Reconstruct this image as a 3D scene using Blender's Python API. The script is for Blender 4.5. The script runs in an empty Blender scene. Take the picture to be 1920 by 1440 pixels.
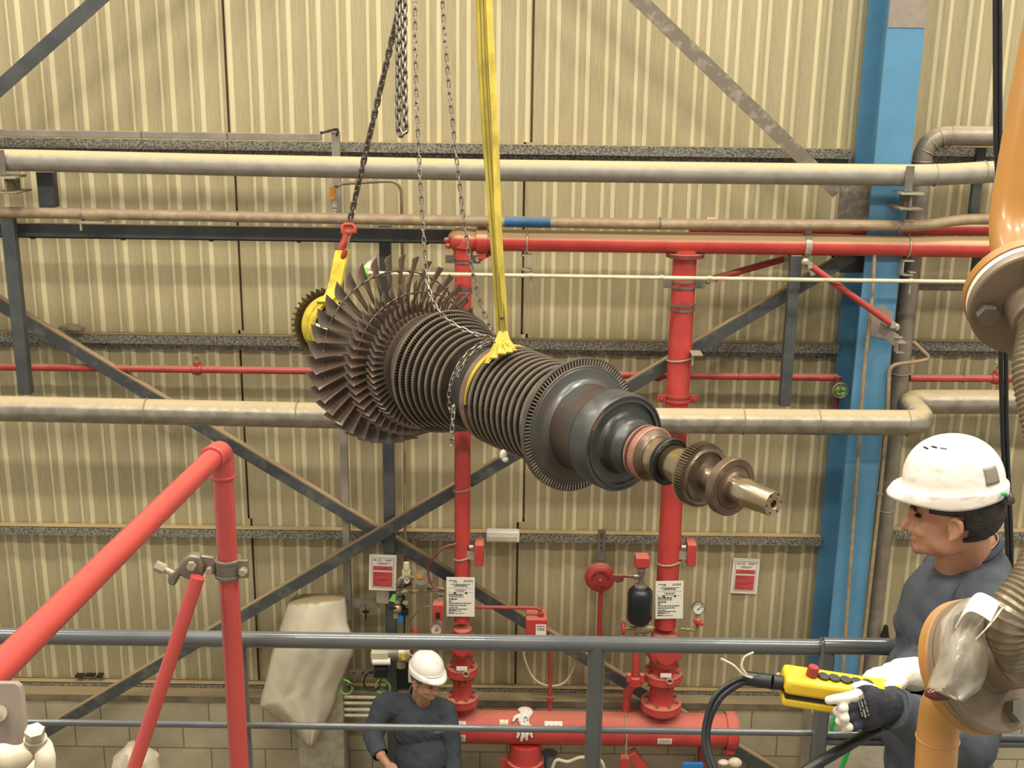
import bpy, math, random
from math import sin, cos, pi, radians, sqrt, atan2
from mathutils import Vector, Matrix, Quaternion, noise
random.seed(7)
SC = bpy.context.scene
COL = SC.collection
V = Vector
X_, Y_, Z_ = V((1,0,0)), V((0,1,0)), V((0,0,1))
# ------------------------------------------------------------------ camera
F = 2150.0
CAM = V((0,0,5.5)); PITCH = radians(15.35); ROLL = radians(0.8)
cf = V((0,cos(PITCH),-sin(PITCH))); cr0 = V((1,0,0)); cu0 = V((0,sin(PITCH),cos(PITCH)))
cr = cr0*cos(ROLL) + cu0*sin(ROLL); cu = cu0*cos(ROLL) - cr0*sin(ROLL)
def ray(x,y): return cf + cr*((x-960)/F) - cu*((y-720)/F)
def at(x,y,Y):                      # point of the vertical plane Y under a photo pixel
    r = ray(x,y); return CAM + r*(Y/r.y)
def dp(x,y,d): return CAM + ray(x,y)*d
def cv(a,b,c): return CAM + cr*a - cu*b + cf*c       # camera space (right, down, forward)
def cd(a,b,c): return cr*a - cu*b + cf*c
cam = bpy.data.cameras.new('camera'); co = bpy.data.objects.new('camera', cam); COL.objects.link(co)
cam.sensor_width = 36; cam.lens = 36*F/1920; cam.clip_start = .05
co.matrix_world = Matrix.Translation(CAM) @ Matrix((cr,cu,-cf)).transposed().to_4x4()
SC.camera = co
# ------------------------------------------------------------------ materials
def lin(h):
    h = h.lstrip('#'); o = []
    for i in (0,2,4):
        c = int(h[i:i+2],16)/255; o.append(c/12.92 if c <= .04045 else ((c+.055)/1.055)**2.4)
    return (*o,1)
MATS = {}
def mat(name, col, rough=.5, metal=0, col2=None, scale=8, lo=.4, hi=.62, bump=0, bscale=60, dust=None, dlo=.35, dhi=.8,
        stretch=None, kind='noise', spec=.5, alpha=1, detail=5, coat=0, trans=0, dn=.5, rvar=.12):
    m = bpy.data.materials.new(name); m.use_nodes = True; n = m.node_tree; N = n.nodes; L = n.links
    b = N['Principled BSDF']; b.inputs['Roughness'].default_value = rough; b.inputs['Metallic'].default_value = metal
    b.inputs['Specular IOR Level'].default_value = spec; b.inputs['Coat Weight'].default_value = coat
    b.inputs['Alpha'].default_value = alpha; b.inputs['Transmission Weight'].default_value = trans
    b.inputs['Base Color'].default_value = lin(col)
    tc = N.new('ShaderNodeTexCoord'); mp = N.new('ShaderNodeMapping'); L.new(tc.outputs['Object'], mp.inputs[0])
    if stretch: mp.inputs['Scale'].default_value = stretch
    src = None
    if col2:
        if kind == 'noise':
            t = N.new('ShaderNodeTexNoise'); t.inputs['Scale'].default_value = scale; t.inputs['Detail'].default_value = detail; o = t.outputs[0]
        elif kind == 'voronoi':
            t = N.new('ShaderNodeTexVoronoi'); t.inputs['Scale'].default_value = scale
            sp = N.new('ShaderNodeSeparateColor'); L.new(t.outputs['Color'], sp.inputs[0]); o = sp.outputs[0]
        L.new(mp.outputs[0], t.inputs['Vector'])
        r = N.new('ShaderNodeMapRange'); r.inputs[1].default_value = lo; r.inputs[2].default_value = hi; L.new(o, r.inputs[0])
        mx = N.new('ShaderNodeMix'); mx.data_type = 'RGBA'; mx.inputs[6].default_value = lin(col); mx.inputs[7].default_value = lin(col2)
        L.new(r.outputs[0], mx.inputs[0]); src = mx.outputs[2]
        if rvar:
            rr = N.new('ShaderNodeMapRange'); rr.inputs[3].default_value = max(.03,rough-rvar); rr.inputs[4].default_value = min(1,rough+rvar)
            L.new(r.outputs[0], rr.inputs[0]); L.new(rr.outputs[0], b.inputs['Roughness'])
    if dust:                                   # settled dust lies on the upward-facing side
        g = N.new('ShaderNodeNewGeometry'); sx = N.new('ShaderNodeSeparateXYZ'); L.new(g.outputs['Normal'], sx.inputs[0])
        tn = N.new('ShaderNodeTexNoise'); tn.inputs['Scale'].default_value = 25; tn.inputs['Detail'].default_value = 4; L.new(tc.outputs['Object'], tn.inputs['Vector'])
        ad = N.new('ShaderNodeMath'); ad.operation = 'MULTIPLY_ADD'; L.new(tn.outputs[0], ad.inputs[0]); ad.inputs[1].default_value = dn
        L.new(sx.outputs[2], ad.inputs[2])
        r2 = N.new('ShaderNodeMapRange'); r2.interpolation_type = 'SMOOTHSTEP'; r2.inputs[1].default_value = dlo+dn/2; r2.inputs[2].default_value = dhi+dn/2; L.new(ad.outputs[0], r2.inputs[0])
        mx2 = N.new('ShaderNodeMix'); mx2.data_type = 'RGBA'; mx2.inputs[7].default_value = lin(dust)
        if src: L.new(src, mx2.inputs[6])
        else: mx2.inputs[6].default_value = lin(col)
        L.new(r2.outputs[0], mx2.inputs[0]); src = mx2.outputs[2]
        rm = N.new('ShaderNodeMapRange'); rm.inputs[3].default_value = rough; rm.inputs[4].default_value = .85
        L.new(r2.outputs[0], rm.inputs[0]); L.new(rm.outputs[0], b.inputs['Roughness'])
        if metal:
            mm = N.new('ShaderNodeMapRange'); mm.inputs[3].default_value = metal; mm.inputs[4].default_value = 0
            L.new(r2.outputs[0], mm.inputs[0]); L.new(mm.outputs[0], b.inputs['Metallic'])
    if src: L.new(src, b.inputs['Base Color'])
    if bump:
        bt = N.new('ShaderNodeTexNoise'); bt.inputs['Scale'].default_value = bscale; bt.inputs['Detail'].default_value = 4; L.new(mp.outputs[0], bt.inputs['Vector'])
        bn = N.new('ShaderNodeBump'); bn.inputs['Strength'].default_value = bump; bn.inputs['Distance'].default_value = .01
        L.new(bt.outputs[0], bn.inputs['Height']); L.new(bn.outputs[0], b.inputs['Normal'])
    MATS[name] = m; return m
DUST = '#a8916a'
M_red = mat('red_paint', '#ba423b', .33, 0, '#ad3a34', 6, spec=.5)
M_redH = mat('heavily_dusted_red_paint', '#ba423b', .35, 0, '#ad3a34', 6, dust='#c4a27a', dlo=.12, dhi=.5, dn=.1)
M_redD = mat('dusty_red_paint', '#ba423b', .35, 0, '#ad3a34', 6, dust='#b86654', dlo=.45, dhi=.95, dn=.15)
M_redT = mat('thin_dusty_red_paint', '#a83a35', .4, 0, '#96332f', 6, dust='#96604a', dlo=.45, dhi=1.0, dn=.2)
M_redF = mat('fresh_red_paint', '#b5443e', .3, 0, '#ab3d38', 5, lo=.35, hi=.7, coat=.3)
M_brown_red = mat('brown_red_paint', '#7c3430', .5, 0, '#5c2a26', 9, dust='#8c6b50', dlo=.5, dhi=1)
M_grey = mat('grey_steel_paint', '#3b3e3e', .5, 0, '#4a4b48', 7, dust='#927f60', dlo=.5, dhi=.95)
M_grey2 = mat('pale_grey_paint', '#7d7567', .5, 0, '#8a8172', 5)
M_brace = mat('dusty_grey_brace', '#3f4140', .5, 0, '#5c5a52', 14, lo=.5, hi=.75, dust='#9a835f', dlo=.3, dhi=.7)
M_brace2 = mat('worn_brace', '#6c6253', .6, 0, '#8d8371', 22, lo=.5, hi=.7, dust='#8d7a5c', dlo=.5, dhi=.95)
M_galv = mat('spangled_galvanised_steel', '#4a473f', .5, .15, '#9a9483', 75, lo=.35, hi=.68, kind='noise', detail=2, dust='#a58d62', dlo=.55, dhi=.9)
M_alu = mat('dusty_aluminium_cladding', '#8f8778', .3, .65, '#a59c8b', 12, dust='#b8a680', dlo=.3, dhi=.95, bump=.06, bscale=30)
M_aluD = mat('dull_aluminium_cladding', '#837868', .42, .35, '#94897a', 9, dust='#a28f72', dlo=.45, dhi=.95, bump=.15, bscale=25)
M_brownp = mat('dusty_brown_pipe', '#8a7458', .55, 0, '#9a8566', 18, dust='#86705a', dlo=.5, dhi=.9, bump=.1)
M_bluetape = mat('blue_band_paint', '#2d5c80', .5, 0, '#264e6d', 10, dust='#7d7460', dlo=.6, dhi=1.1)
M_blue = mat('blue_column_paint', '#5486a3', .5, 0, '#4b7b97', 4, lo=.35, hi=.7)
M_patch = mat('beige_primer', '#8d7f70', .6, 0, '#82756a', 10)
M_black = mat('black_rubber', '#141414', .45, 0, '#1d1d1c', 8)
M_blk2 = mat('black_paint', '#1b1c1c', .35)
M_rail = mat('slate_rail_paint', '#4a4c4b', .3, 0, '#525452', 5, lo=.35, hi=.7, coat=.3)
M_rotor = mat('dark_turbine_steel', '#6d665b', .42, .6, '#57514a', 16, lo=.35, hi=.7)
M_blade = mat('oxidised_blade_steel', '#6f6459', .42, .45, '#7d5c46', 9, lo=.45, hi=.75)
M_band = mat('brushed_shroud_steel', '#a89b87', .36, .6, '#8d8171', 14)
M_slat = mat('dark_blade_steel', '#5b5147', .45, .5, '#4a4038', 14)
M_neck = mat('turned_brown_steel', '#57493f', .45, .45, '#474540', 9, stretch=(1,1,1), bump=.1, bscale=120)
M_hprotor = mat('grey_green_forged_steel', '#595c57', .42, .45, '#63524a', 7, lo=.35, hi=.7)
M_hpdark = mat('dark_forged_steel', '#4a4d4a', .4, .5, '#5b5751', 14, lo=.35, hi=.7)
M_brownst = mat('brown_tarnished_steel', '#6f5c4a', .45, .5, '#5a483a', 10)
M_copper = mat('copper_pink_ring', '#ae7d69', .45, .35, '#9c6d5a', 18)
M_pink = mat('pink_tarnished_ring', '#917767', .42, .5, '#7d6050', 9)
M_journal = mat('polished_journal_steel', '#c4b394', .22, .95, '#9a8465', 7, lo=.35, hi=.7)
M_gear = mat('bronze_tinted_steel', '#857660', .34, .75, '#6e604d', 12)
M_oilring = mat('oily_gear_steel', '#77643f', .3, .75, '#5e4f35', 12)
M_chain = mat('dark_steel_chain', '#857c6c', .38, .75, '#655e53', 20)
M_chain2 = mat('bright_steel_chain', '#aaa08d', .33, .85, '#81776a', 20)
M_sling = mat('yellow_webbing', '#bba43a', .8, 0, '#8f7f34', 10, lo=.42, hi=.75, stretch=(2,2,.5), bump=.3, bscale=160)
M_slingd = mat('soiled_webbing_edge', '#5d5326', .9)
M_sling2 = mat('bright_yellow_webbing', '#d3bb38', .75, 0, '#b8a034', 14, bump=.3, bscale=160)
M_hook = mat('orange_red_hook_paint', '#a8412a', .45, 0, '#8c3422', 14)
M_white = mat('white_paper', '#ddd6c4', .7)
M_wht2 = mat('white_plastic', '#d9d2c2', .45)
M_cream = mat('cream_plastic', '#c9bf9f', .5, 0, '#b8ad8d', 9)
M_ink = mat('grey_ink', '#4a463f', .8)
M_inkb = mat('black_ink', '#1c1a18', .7)
M_redpr = mat('red_print', '#bd4a46', .6)
M_redpr2 = mat('dark_red_print', '#8e2a2a', .6)
M_orange = mat('orange_paint', '#b17d3b', .32, 0, '#a57234', 6, coat=.15)
M_orangeD = mat('dusty_orange_paint', '#a27036', .4, 0, '#94642f', 6, dust='#ab8a60', dlo=.5, dhi=1)
M_flange = mat('dusty_grey_flange', '#877560', .5, .3, '#796853', 9)
M_gasket = mat('white_gasket', '#d6d0c2', .6)
M_hose = mat('braided_steel_hose', '#8b7d66', .42, .5, '#75684f', 40, bump=.08, bscale=200)
M_zinc = mat('zinc_clamp_steel', '#8b8475', .4, .6, '#766f62', 14)
M_zincL = mat('pale_zinc_steel', '#b5ab95', .45, .4, '#9e947f', 14)
M_brass = mat('dull_brass', '#a89a78', .45, .5, '#8a7c5d', 18)
M_yel = mat('yellow_plastic_housing', '#dcb92c', .38, 0, '#cfab27', 6)
M_btn = mat('dark_grey_button', '#36352f', .5)
M_redbtn = mat('worn_red_button', '#8d2c28', .5)
M_helm = mat('white_helmet_shell', '#efe9dc', .35, 0, '#e5dccb', 8)
M_helm2 = mat('scuffed_white_helmet_shell', '#ebe3d6', .38, 0, '#cbb8a5', 22, lo=.52, hi=.74, stretch=(1,1,2.2))
M_skin = mat('tanned_skin', '#b88769', .5, 0, '#ab795b', 12, bump=.05, bscale=90)
M_skin2 = mat('fair_skin', '#b58164', .5, 0, '#a97458', 10, bump=.05, bscale=90)
M_hair = mat('dark_brown_hair', '#2a211a', .6, 0, '#1f1813', 60, bump=.5, bscale=150)
M_hairg = mat('grey_hair', '#5d564d', .6, 0, '#4b453e', 60)
M_shirt = mat('dark_slate_cotton', '#494d52', .9, 0, '#42464b', 5, bump=.12, bscale=220, spec=.2)
M_shirt2 = mat('charcoal_navy_cotton', '#41464a', .9, 0, '#3b4044', 5, bump=.12, bscale=220, spec=.2)
M_pants = mat('dark_work_trousers', '#2d3138', .9, 0, '#262a30', 6)
M_jean = mat('blue_jeans', '#2f4a78', .9)
M_boot = mat('black_leather', '#1c1a18', .5)
M_glove = mat('white_cotton_glove', '#e0d8c8', .85, 0, '#cfc2ad', 14, bump=.2, bscale=120)
M_glovek = mat('black_knit_glove', '#23222a', .85, 0, '#1b1a20', 30, bump=.2, bscale=160)
M_green = mat('green_cord', '#2c8a3a', .5)
M_lime = mat('lime_tag', '#6fc04a', .6)
M_bluecap = mat('blue_plastic', '#2f6fae', .4)
M_orangeh = mat('orange_valve_handle', '#c87f22', .45)
M_dirtyw = mat('dusty_white_paint', '#cdbfa6', .5, 0, '#b9a98c', 8)
M_eye = mat('dark_eye', '#2a2019', .3)
M_lip = mat('lip_skin', '#a8684f', .5)
M_glass = mat('gauge_face', '#d8d4c8', .3)
# ------------------------------------------------------------------ mesh builder
def frame(t):
    t = t.normalized(); a = V((0,0,1)) if abs(t.z) < .9 else V((1,0,0))
    u = a.cross(t).normalized(); return u, t.cross(u)
class MB:
    def __init__(s): s.v = []; s.f = []
    def add(s, vs, fs):
        k = len(s.v); s.v += [V(p) for p in vs]; s.f += [tuple(i+k for i in q) for q in fs]; return s
    def box(s, c, d, R=None):
        c = V(c); hx,hy,hz = d[0]/2,d[1]/2,d[2]/2; R = R or Matrix.Identity(3)
        p = [c+R@V((x,y,z)) for x in (-hx,hx) for y in (-hy,hy) for z in (-hz,hz)]
        return s.hexa(p)
    def hexa(s, p): return s.add(p, [(0,1,3,2),(4,6,7,5),(0,4,5,1),(2,3,7,6),(0,2,6,4),(1,5,7,3)])
    def bar(s, a, b, w, h, up=Z_):            # rectangular bar from a to b, w across, h along up
        a,b = V(a),V(b); t = (b-a).normalized(); sd = t.cross(up).normalized(); u = sd.cross(t)
        p = [q+sd*x+u*z for q in (a,b) for x in (-w/2,w/2) for z in (-h/2,h/2)]
        return s.hexa([p[0],p[1],p[2],p[3],p[4],p[5],p[6],p[7]])
    def angle(s, a, b, w, h, t, up=Z_, flip=1):  # L section: top leg w wide going back, front leg h high
        a,b = V(a),V(b); d = (b-a).normalized(); sd = d.cross(up).normalized()*flip; u = (sd*flip).cross(d)
        s.bar(a-u*h/2, b-u*h/2, t, h, up)
        o = -sd*(w/2) if sd.y < 0 else sd*(w/2)
        return s.bar(a+o, b+o, w, t, up)
    def tube(s, pts, r, n=14, caps=True, closed=False):
        pts = [V(p) for p in pts]; m = len(pts); rr = r if hasattr(r,'__len__') else [r]*m
        T = []
        for i in range(m):
            if closed: d = pts[(i+1)%m]-pts[i-1]
            else: d = pts[min(i+1,m-1)]-pts[max(i-1,0)]
            T.append(d.normalized() if d.length > 1e-9 else Z_)
        u,_ = frame(T[0]); vs = []
        for i in range(m):
            u = (u - T[i]*u.dot(T[i])).normalized(); w = T[i].cross(u)
            vs += [pts[i]+(u*cos(2*pi*k/n)+w*sin(2*pi*k/n))*rr[i] for k in range(n)]
        fs = [(i*n+k, i*n+(k+1)%n, (i+1)*n+(k+1)%n, (i+1)*n+k) for i in range(m-1) for k in range(n)]
        if closed: fs += [((m-1)*n+k, (m-1)*n+(k+1)%n, (k+1)%n, k) for k in range(n)]
        elif caps: fs += [tuple(range(n-1,-1,-1)), tuple((m-1)*n+k for k in range(n))]
        return s.add(vs, fs)
    def cyl(s, a, b, r0, r1=None, n=20): return s.tube([a,b], [r0, r0 if r1 is None else r1], n)
    def lathe(s, prof, o, ax, n=40, cap=True):
        o = V(o); ax = V(ax).normalized(); u,w = frame(ax); m = len(prof)
        vs = [o+ax*p[0]+(u*cos(2*pi*k/n)+w*sin(2*pi*k/n))*p[1] for p in prof for k in range(n)]
        fs = [(i*n+k, i*n+(k+1)%n, (i+1)*n+(k+1)%n, (i+1)*n+k) for i in range(m-1) for k in range(n)]
        if cap: fs += [tuple(range(n-1,-1,-1)), tuple((m-1)*n+k for k in range(n))]
        return s.add(vs, fs)
    def ring(s, prof, o, ax, n=40):           # closed profile revolved
        o = V(o); ax = V(ax).normalized(); u,w = frame(ax); m = len(prof)
        vs = [o+ax*p[0]+(u*cos(2*pi*k/n)+w*sin(2*pi*k/n))*p[1] for p in prof for k in range(n)]
        return s.add(vs, [(i*n+k, i*n+(k+1)%n, ((i+1)%m)*n+(k+1)%n, ((i+1)%m)*n+k) for i in range(m) for k in range(n)])
    def band(s, o, ax, s0, s1, r0, r1, n=40): return s.ring([(s0,r0),(s0,r1),(s1,r1),(s1,r0)], o, ax, n)
    def torus(s, c, ax, R, r, n=32, m=8):
        c = V(c); u,w = frame(V(ax)); return s.tube([c+(u*cos(2*pi*k/n)+w*sin(2*pi*k/n))*R for k in range(n)], r, m, closed=True)
    def sph(s, c, r, n=16, m=10, R=None, keep=None):
        c = V(c); r = r if hasattr(r,'__len__') else (r,r,r); R = R or Matrix.Identity(3)
        L = [V((sin(pi*j/m)*cos(2*pi*k/n), sin(pi*j/m)*sin(2*pi*k/n), cos(pi*j/m))) for j in range(m+1) for k in range(n)]
        vs = [c+R@V((p.x*r[0],p.y*r[1],p.z*r[2])) for p in L]
        fs = []
        for j in range(m):
            for k in range(n):
                q = (j*n+k, (j+1)*n+k, (j+1)*n+(k+1)%n, j*n+(k+1)%n)
                if j == 0: q = (q[0],q[1],q[2])
                if j == m-1: q = (q[0],q[1],q[3])
                if keep is None or keep(sum((vs[i] for i in q), V())/len(q)): fs.append(q)
        return s.add(vs, fs)
    def prism(s, poly, o, u, v, w):            # polygon in (u,v), extruded by vector w
        o,u,v,w = V(o),V(u),V(v),V(w); n = len(poly)
        vs = [o+u*a+v*b for a,b in poly]; vs += [p+w for p in vs]
        return s.add(vs, [tuple(range(n-1,-1,-1)), tuple(range(n,2*n))]+[(i,(i+1)%n,n+(i+1)%n,n+i) for i in range(n)])
    def strip(s, pts, wv, t):                  # flat strap along pts; wv = half-width vectors, t = thickness
        pts = [V(p) for p in pts]; m = len(pts); vs = []
        for i,p in enumerate(pts):
            d = (pts[min(i+1,m-1)]-pts[max(i-1,0)]).normalized(); w = V(wv[i]) if isinstance(wv,list) else V(wv)
            n = d.cross(w).normalized()*t/2
            vs += [p-w-n, p+w-n, p+w+n, p-w+n]
        fs = [(i*4+k, i*4+(k+1)%4, i*4+4+(k+1)%4, i*4+4+k) for i in range(m-1) for k in range(4)]
        return s.add(vs, fs+[(3,2,1,0), tuple((m-1)*4+k for k in range(4))])
    def caps_(s, a, ra, b, rb, n=14):          # capsule with two radii
        s.sph(a, ra, n, 8); s.sph(b, rb, n, 8); return s.tube([a,b],[ra,rb],n)
    def merge(s, o): return s.add(o.v, o.f)
def fillet(pts, r, n=6):                       # round the corners of a path
    pts = [V(p) for p in pts]; out = [pts[0]]
    for i in range(1,len(pts)-1):
        a,b,c = pts[i-1],pts[i],pts[i+1]; d1,d2 = (a-b),(c-b)
        k = min(r, d1.length*.49, d2.length*.49); p,q = b+d1.normalized()*k, b+d2.normalized()*k
        for j in range(n+1):
            t = j/n; out.append(p*(1-t)**2 + b*2*t*(1-t) + q*t*t)
    return out+[pts[-1]]
def smooth(pts, n=8):                          # Catmull-Rom
    pts = [V(p) for p in pts]; P = [pts[0]*2-pts[1]]+pts+[pts[-1]*2-pts[-2]]; out = []
    for i in range(1,len(P)-2):
        a,b,c,d = P[i-1:i+3]
        for j in range(n):
            t = j/n; out.append(.5*((2*b)+(c-a)*t+(2*a-5*b+4*c-d)*t*t+(3*b-a-3*c+d)*t**3))
    return out+[pts[-1]]
# ------------------------------------------------------------------ objects
WL = {}
def wloc(o): return WL.get(o.name, V((0,0,0)))
def tag(o, label=None, cat=None, group=None, kind=None):
    if label: o['label'] = label
    if cat: o['category'] = cat
    if group: o['group'] = group
    if kind: o['kind'] = kind
    return o
def T(name, label, cat, loc, group=None, kind=None):
    o = bpy.data.objects.new(name, None); COL.objects.link(o); o.empty_display_size = .05
    o.location = loc; WL[o.name] = V(loc); return tag(o, label, cat, group, kind)
def mesh(name, mb, ang=35):
    me = bpy.data.meshes.new(name); vs = mb.v; me.from_pydata([tuple(p) for p in vs], [], mb.f); me.validate()
    me.shade_smooth(); me.set_sharp_from_angle(angle=radians(ang)); me.update(); return me
def part(name, mb, m, parent=None, label=None, bevel=0, ang=35, kind=None):
    vs = mb.v; lo = V([min(p[i] for p in vs) for i in range(3)]); hi = V([max(p[i] for p in vs) for i in range(3)])
    c = (lo+hi)/2
    if parent is None: c.z = lo.z
    q = MB(); q.v = [p-c for p in vs]; q.f = mb.f
    o = bpy.data.objects.new(name, mesh(name,q,ang)); COL.objects.link(o); o.data.materials.append(m)
    if parent: o.parent = parent; o.location = c-wloc(parent)
    else: o.location = c
    WL[o.name] = c
    if bevel:
        b = o.modifiers.new('bevel','BEVEL'); b.width = bevel; b.segments = 2; b.limit_method = 'ANGLE'
    if label: o['label'] = label
    if kind: o['kind'] = kind
    return o
def solo(name, label, cat, mb, m, group=None, kind=None, bevel=0): return tag(part(name,mb,m,bevel=bevel), label, cat, group, kind)
def struct(name, mb, m): return tag(part(name,mb,m), None, None, None, 'structure')
def setp(o, me): pass
def inst(name, me, m, parent, M):              # instance of shared mesh under a thing, M in world space
    o = bpy.data.objects.new(name, me); COL.objects.link(o); o.parent = parent
    o.matrix_basis = Matrix.Translation(-wloc(parent)) @ M; WL[o.name] = M.to_translation()
    return o
FONT_CACHE = {}
def text_mb(mb, s, o, u, v, h, depth=.0008, align='CENTER', arc=None):
    cu_ = bpy.data.curves.new('t','FONT'); cu_.body = s; cu_.size = 1; cu_.align_x = align; cu_.extrude = 0; cu_.resolution_u = 2
    ob = bpy.data.objects.new('t', cu_); COL.objects.link(ob)
    bpy.context.view_layer.update()
    me = bpy.data.meshes.new_from_object(ob.evaluated_get(bpy.context.evaluated_depsgraph_get()))
    o,u,v = V(o),V(u).normalized(),V(v).normalized(); w = u.cross(v)*depth
    mb.add([o+(u*p.co.x+v*p.co.y)*h+w for p in me.vertices], [tuple(p.vertices) for p in me.polygons])
    bpy.data.objects.remove(ob); bpy.data.curves.remove(cu_); bpy.data.meshes.remove(me); return mb
def hexbolt(mb, c, ax, r, h):
    return mb.cyl(V(c), V(c)+V(ax).normalized()*h, r, n=6)
def bolts(mb, c, ax, R, n, r, h, off=0):
    u,w = frame(V(ax))
    for k in range(n):
        a = 2*pi*(k+off)/n; hexbolt(mb, V(c)+(u*cos(a)+w*sin(a))*R, ax, r, h)
    return mb
# ================================================================== the hall
YW = 7.7
def multi(o, mats, idx):
    for m in mats: o.data.materials.append(m)
    for i,k in idx: o.data.polygons[i].material_index = k
def wall_mat(name, a, b, c):
    m = mat(name, a, .62, 0, b, 5, lo=.3, hi=.7, stretch=(9,1,.5), bump=.25, bscale=13, dust=None, rvar=0)
    return m
M_pan = mat('textured_tan_cladding', '#a99b76', .6, 0, '#998b68', 5, lo=.3, hi=.72, stretch=(26,1,1.1), bump=.3, bscale=9)
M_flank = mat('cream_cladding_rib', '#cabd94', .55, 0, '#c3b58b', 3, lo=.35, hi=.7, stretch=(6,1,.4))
M_block = bpy.data.materials.new('concrete_block'); M_block.use_nodes = True
def blockmat():
    n = M_block.node_tree; N,L = n.nodes,n.links; b = N['Principled BSDF']; b.inputs['Roughness'].default_value = .9
    tc = N.new('ShaderNodeTexCoord'); mp = N.new('ShaderNodeMapping'); mp.inputs['Rotation'].default_value = (radians(90),0,0)
    L.new(tc.outputs['Object'], mp.inputs[0]); t = N.new('ShaderNodeTexBrick')
    for k,v in (('Scale',1),('Mortar Size',.006),('Mortar Smooth',.3),('Brick Width',.4),('Row Height',.2),('Bias',0)): t.inputs[k].default_value = v
    t.inputs['Color1'].default_value = lin('#aa9e80'); t.inputs['Color2'].default_value = lin('#9d9174'); t.inputs['Mortar'].default_value = lin('#75694f')
    L.new(mp.outputs[0], t.inputs[0]); z = N.new('ShaderNodeTexNoise'); z.inputs['Scale'].default_value = 3; z.inputs['Detail'].default_value = 8
    L.new(tc.outputs['Object'], z.inputs[0]); mx = N.new('ShaderNodeMix'); mx.data_type = 'RGBA'; mx.blend_type = 'MULTIPLY'
    rg = N.new('ShaderNodeMapRange'); rg.inputs[1].default_value = .3; rg.inputs[2].default_value = .7; rg.inputs[3].default_value = .75; rg.inputs[4].default_value = 1.1
    L.new(z.outputs[0], rg.inputs[0]); mx.inputs[0].default_value = 1; L.new(t.outputs[0], mx.inputs[6]); L.new(rg.outputs[0], mx.inputs[7])
    L.new(mx.outputs[2], b.inputs['Base Color']); bn = N.new('ShaderNodeBump'); bn.inputs['Strength'].default_value = .5; bn.inputs['Distance'].default_value = .01
    L.new(z.outputs[0], bn.inputs['Height']); L.new(bn.outputs[0], b.inputs['Normal'])
blockmat()
M_conc = mat('worn_concrete', '#7d7463', .85, 0, '#6a6152', 3, bump=.2)
z1, z2, z3, z4 = (at(900,y,7.55).z for y in (268,634,992,1285))
zb = at(900,1322,7.5).z
def cladding():
    Pp = .1925; X0 = at(78,0,YW).x; rows = [(z1,9.5,(421,60,1000,60)),(z2,z1,(448,460,981,460)),(z3,z2,(460,830,984,830)),(zb-.1,z3,(478,1100,969,1100))]
    mb = MB(); idx = []
    for z0,zt,sm in rows:
        sx = [at(sm[0],sm[1],YW).x, at(sm[2],sm[3],YW).x]; prof = []
        k0 = int((-7-X0)/Pp); k1 = int((9-X0)/Pp)
        for k in range(k0,k1):
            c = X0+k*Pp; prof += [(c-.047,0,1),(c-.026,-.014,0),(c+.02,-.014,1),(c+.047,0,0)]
        for x in sx:                                           # open joint between two sheets
            q = [p for p in prof if abs(p[0]-x) > .016]; yy = 0
            for i in range(len(prof)-1):
                if prof[i][0] <= x <= prof[i+1][0]: yy = prof[i][1]*(1-(x-prof[i][0])/(prof[i+1][0]-prof[i][0]))+prof[i+1][1]*(x-prof[i][0])/(prof[i+1][0]-prof[i][0])
            q += [(x-.008,yy,0),(x-.007,.05,0),(x+.007,.05,0),(x+.008,yy,0)]; prof = sorted(q)
        b = len(mb.v); n = len(prof); f0 = len(mb.f)
        mb.add([(p[0],YW+p[1],z) for p in prof for z in (z0,zt)], [(2*i,2*i+2,2*i+3,2*i+1) for i in range(n-1)])
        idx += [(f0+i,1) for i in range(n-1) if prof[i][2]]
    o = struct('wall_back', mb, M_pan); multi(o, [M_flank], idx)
cladding()
struct('wall_outer', MB().box((1,7.79,4.75),(16,.04,9.5)), M_conc)
struct('wall_base', MB().box((1,7.65,zb/2),(16,.3,zb)), M_block)
struct('trim_1', MB().box((1,7.655,zb+.02),(16,.33,.05)), mat('dusty_sill','#7d6e55',.9,0,'#5f5442',6,dust='#8a7857',dlo=.4,dhi=.9))
struct('floor', MB().box((1,3.2,-.05),(16,9.5,.1)), M_conc)
struct('floor_platform', MB().box((.4,1.0,2.73),(7,3.9,.14)), mat('platform_concrete','#77705f',.8))
# the right-hand return wall column of raw concrete under the blue column
ct = at(1520,1330,7.4).z
solo('concrete_pier','rough pale concrete pier on the floor under the blue column','pier', MB().hexa([at(1500,1335,7.44)*1, at(1500,1335,7.49)*1, at(1640,1335,7.44)*1, at(1640,1335,7.49)*1][:0] or
     [V((x,y,z)) for x in (at(1503,1400,7.45).x, at(1640,1400,7.45).x) for y in (7.2,7.499) for z in (0,at(1520,1322,7.36).z)]), mat('pale_concrete','#a39a84',.9,0,'#8f8671',5,bump=.3), bevel=.006)
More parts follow.
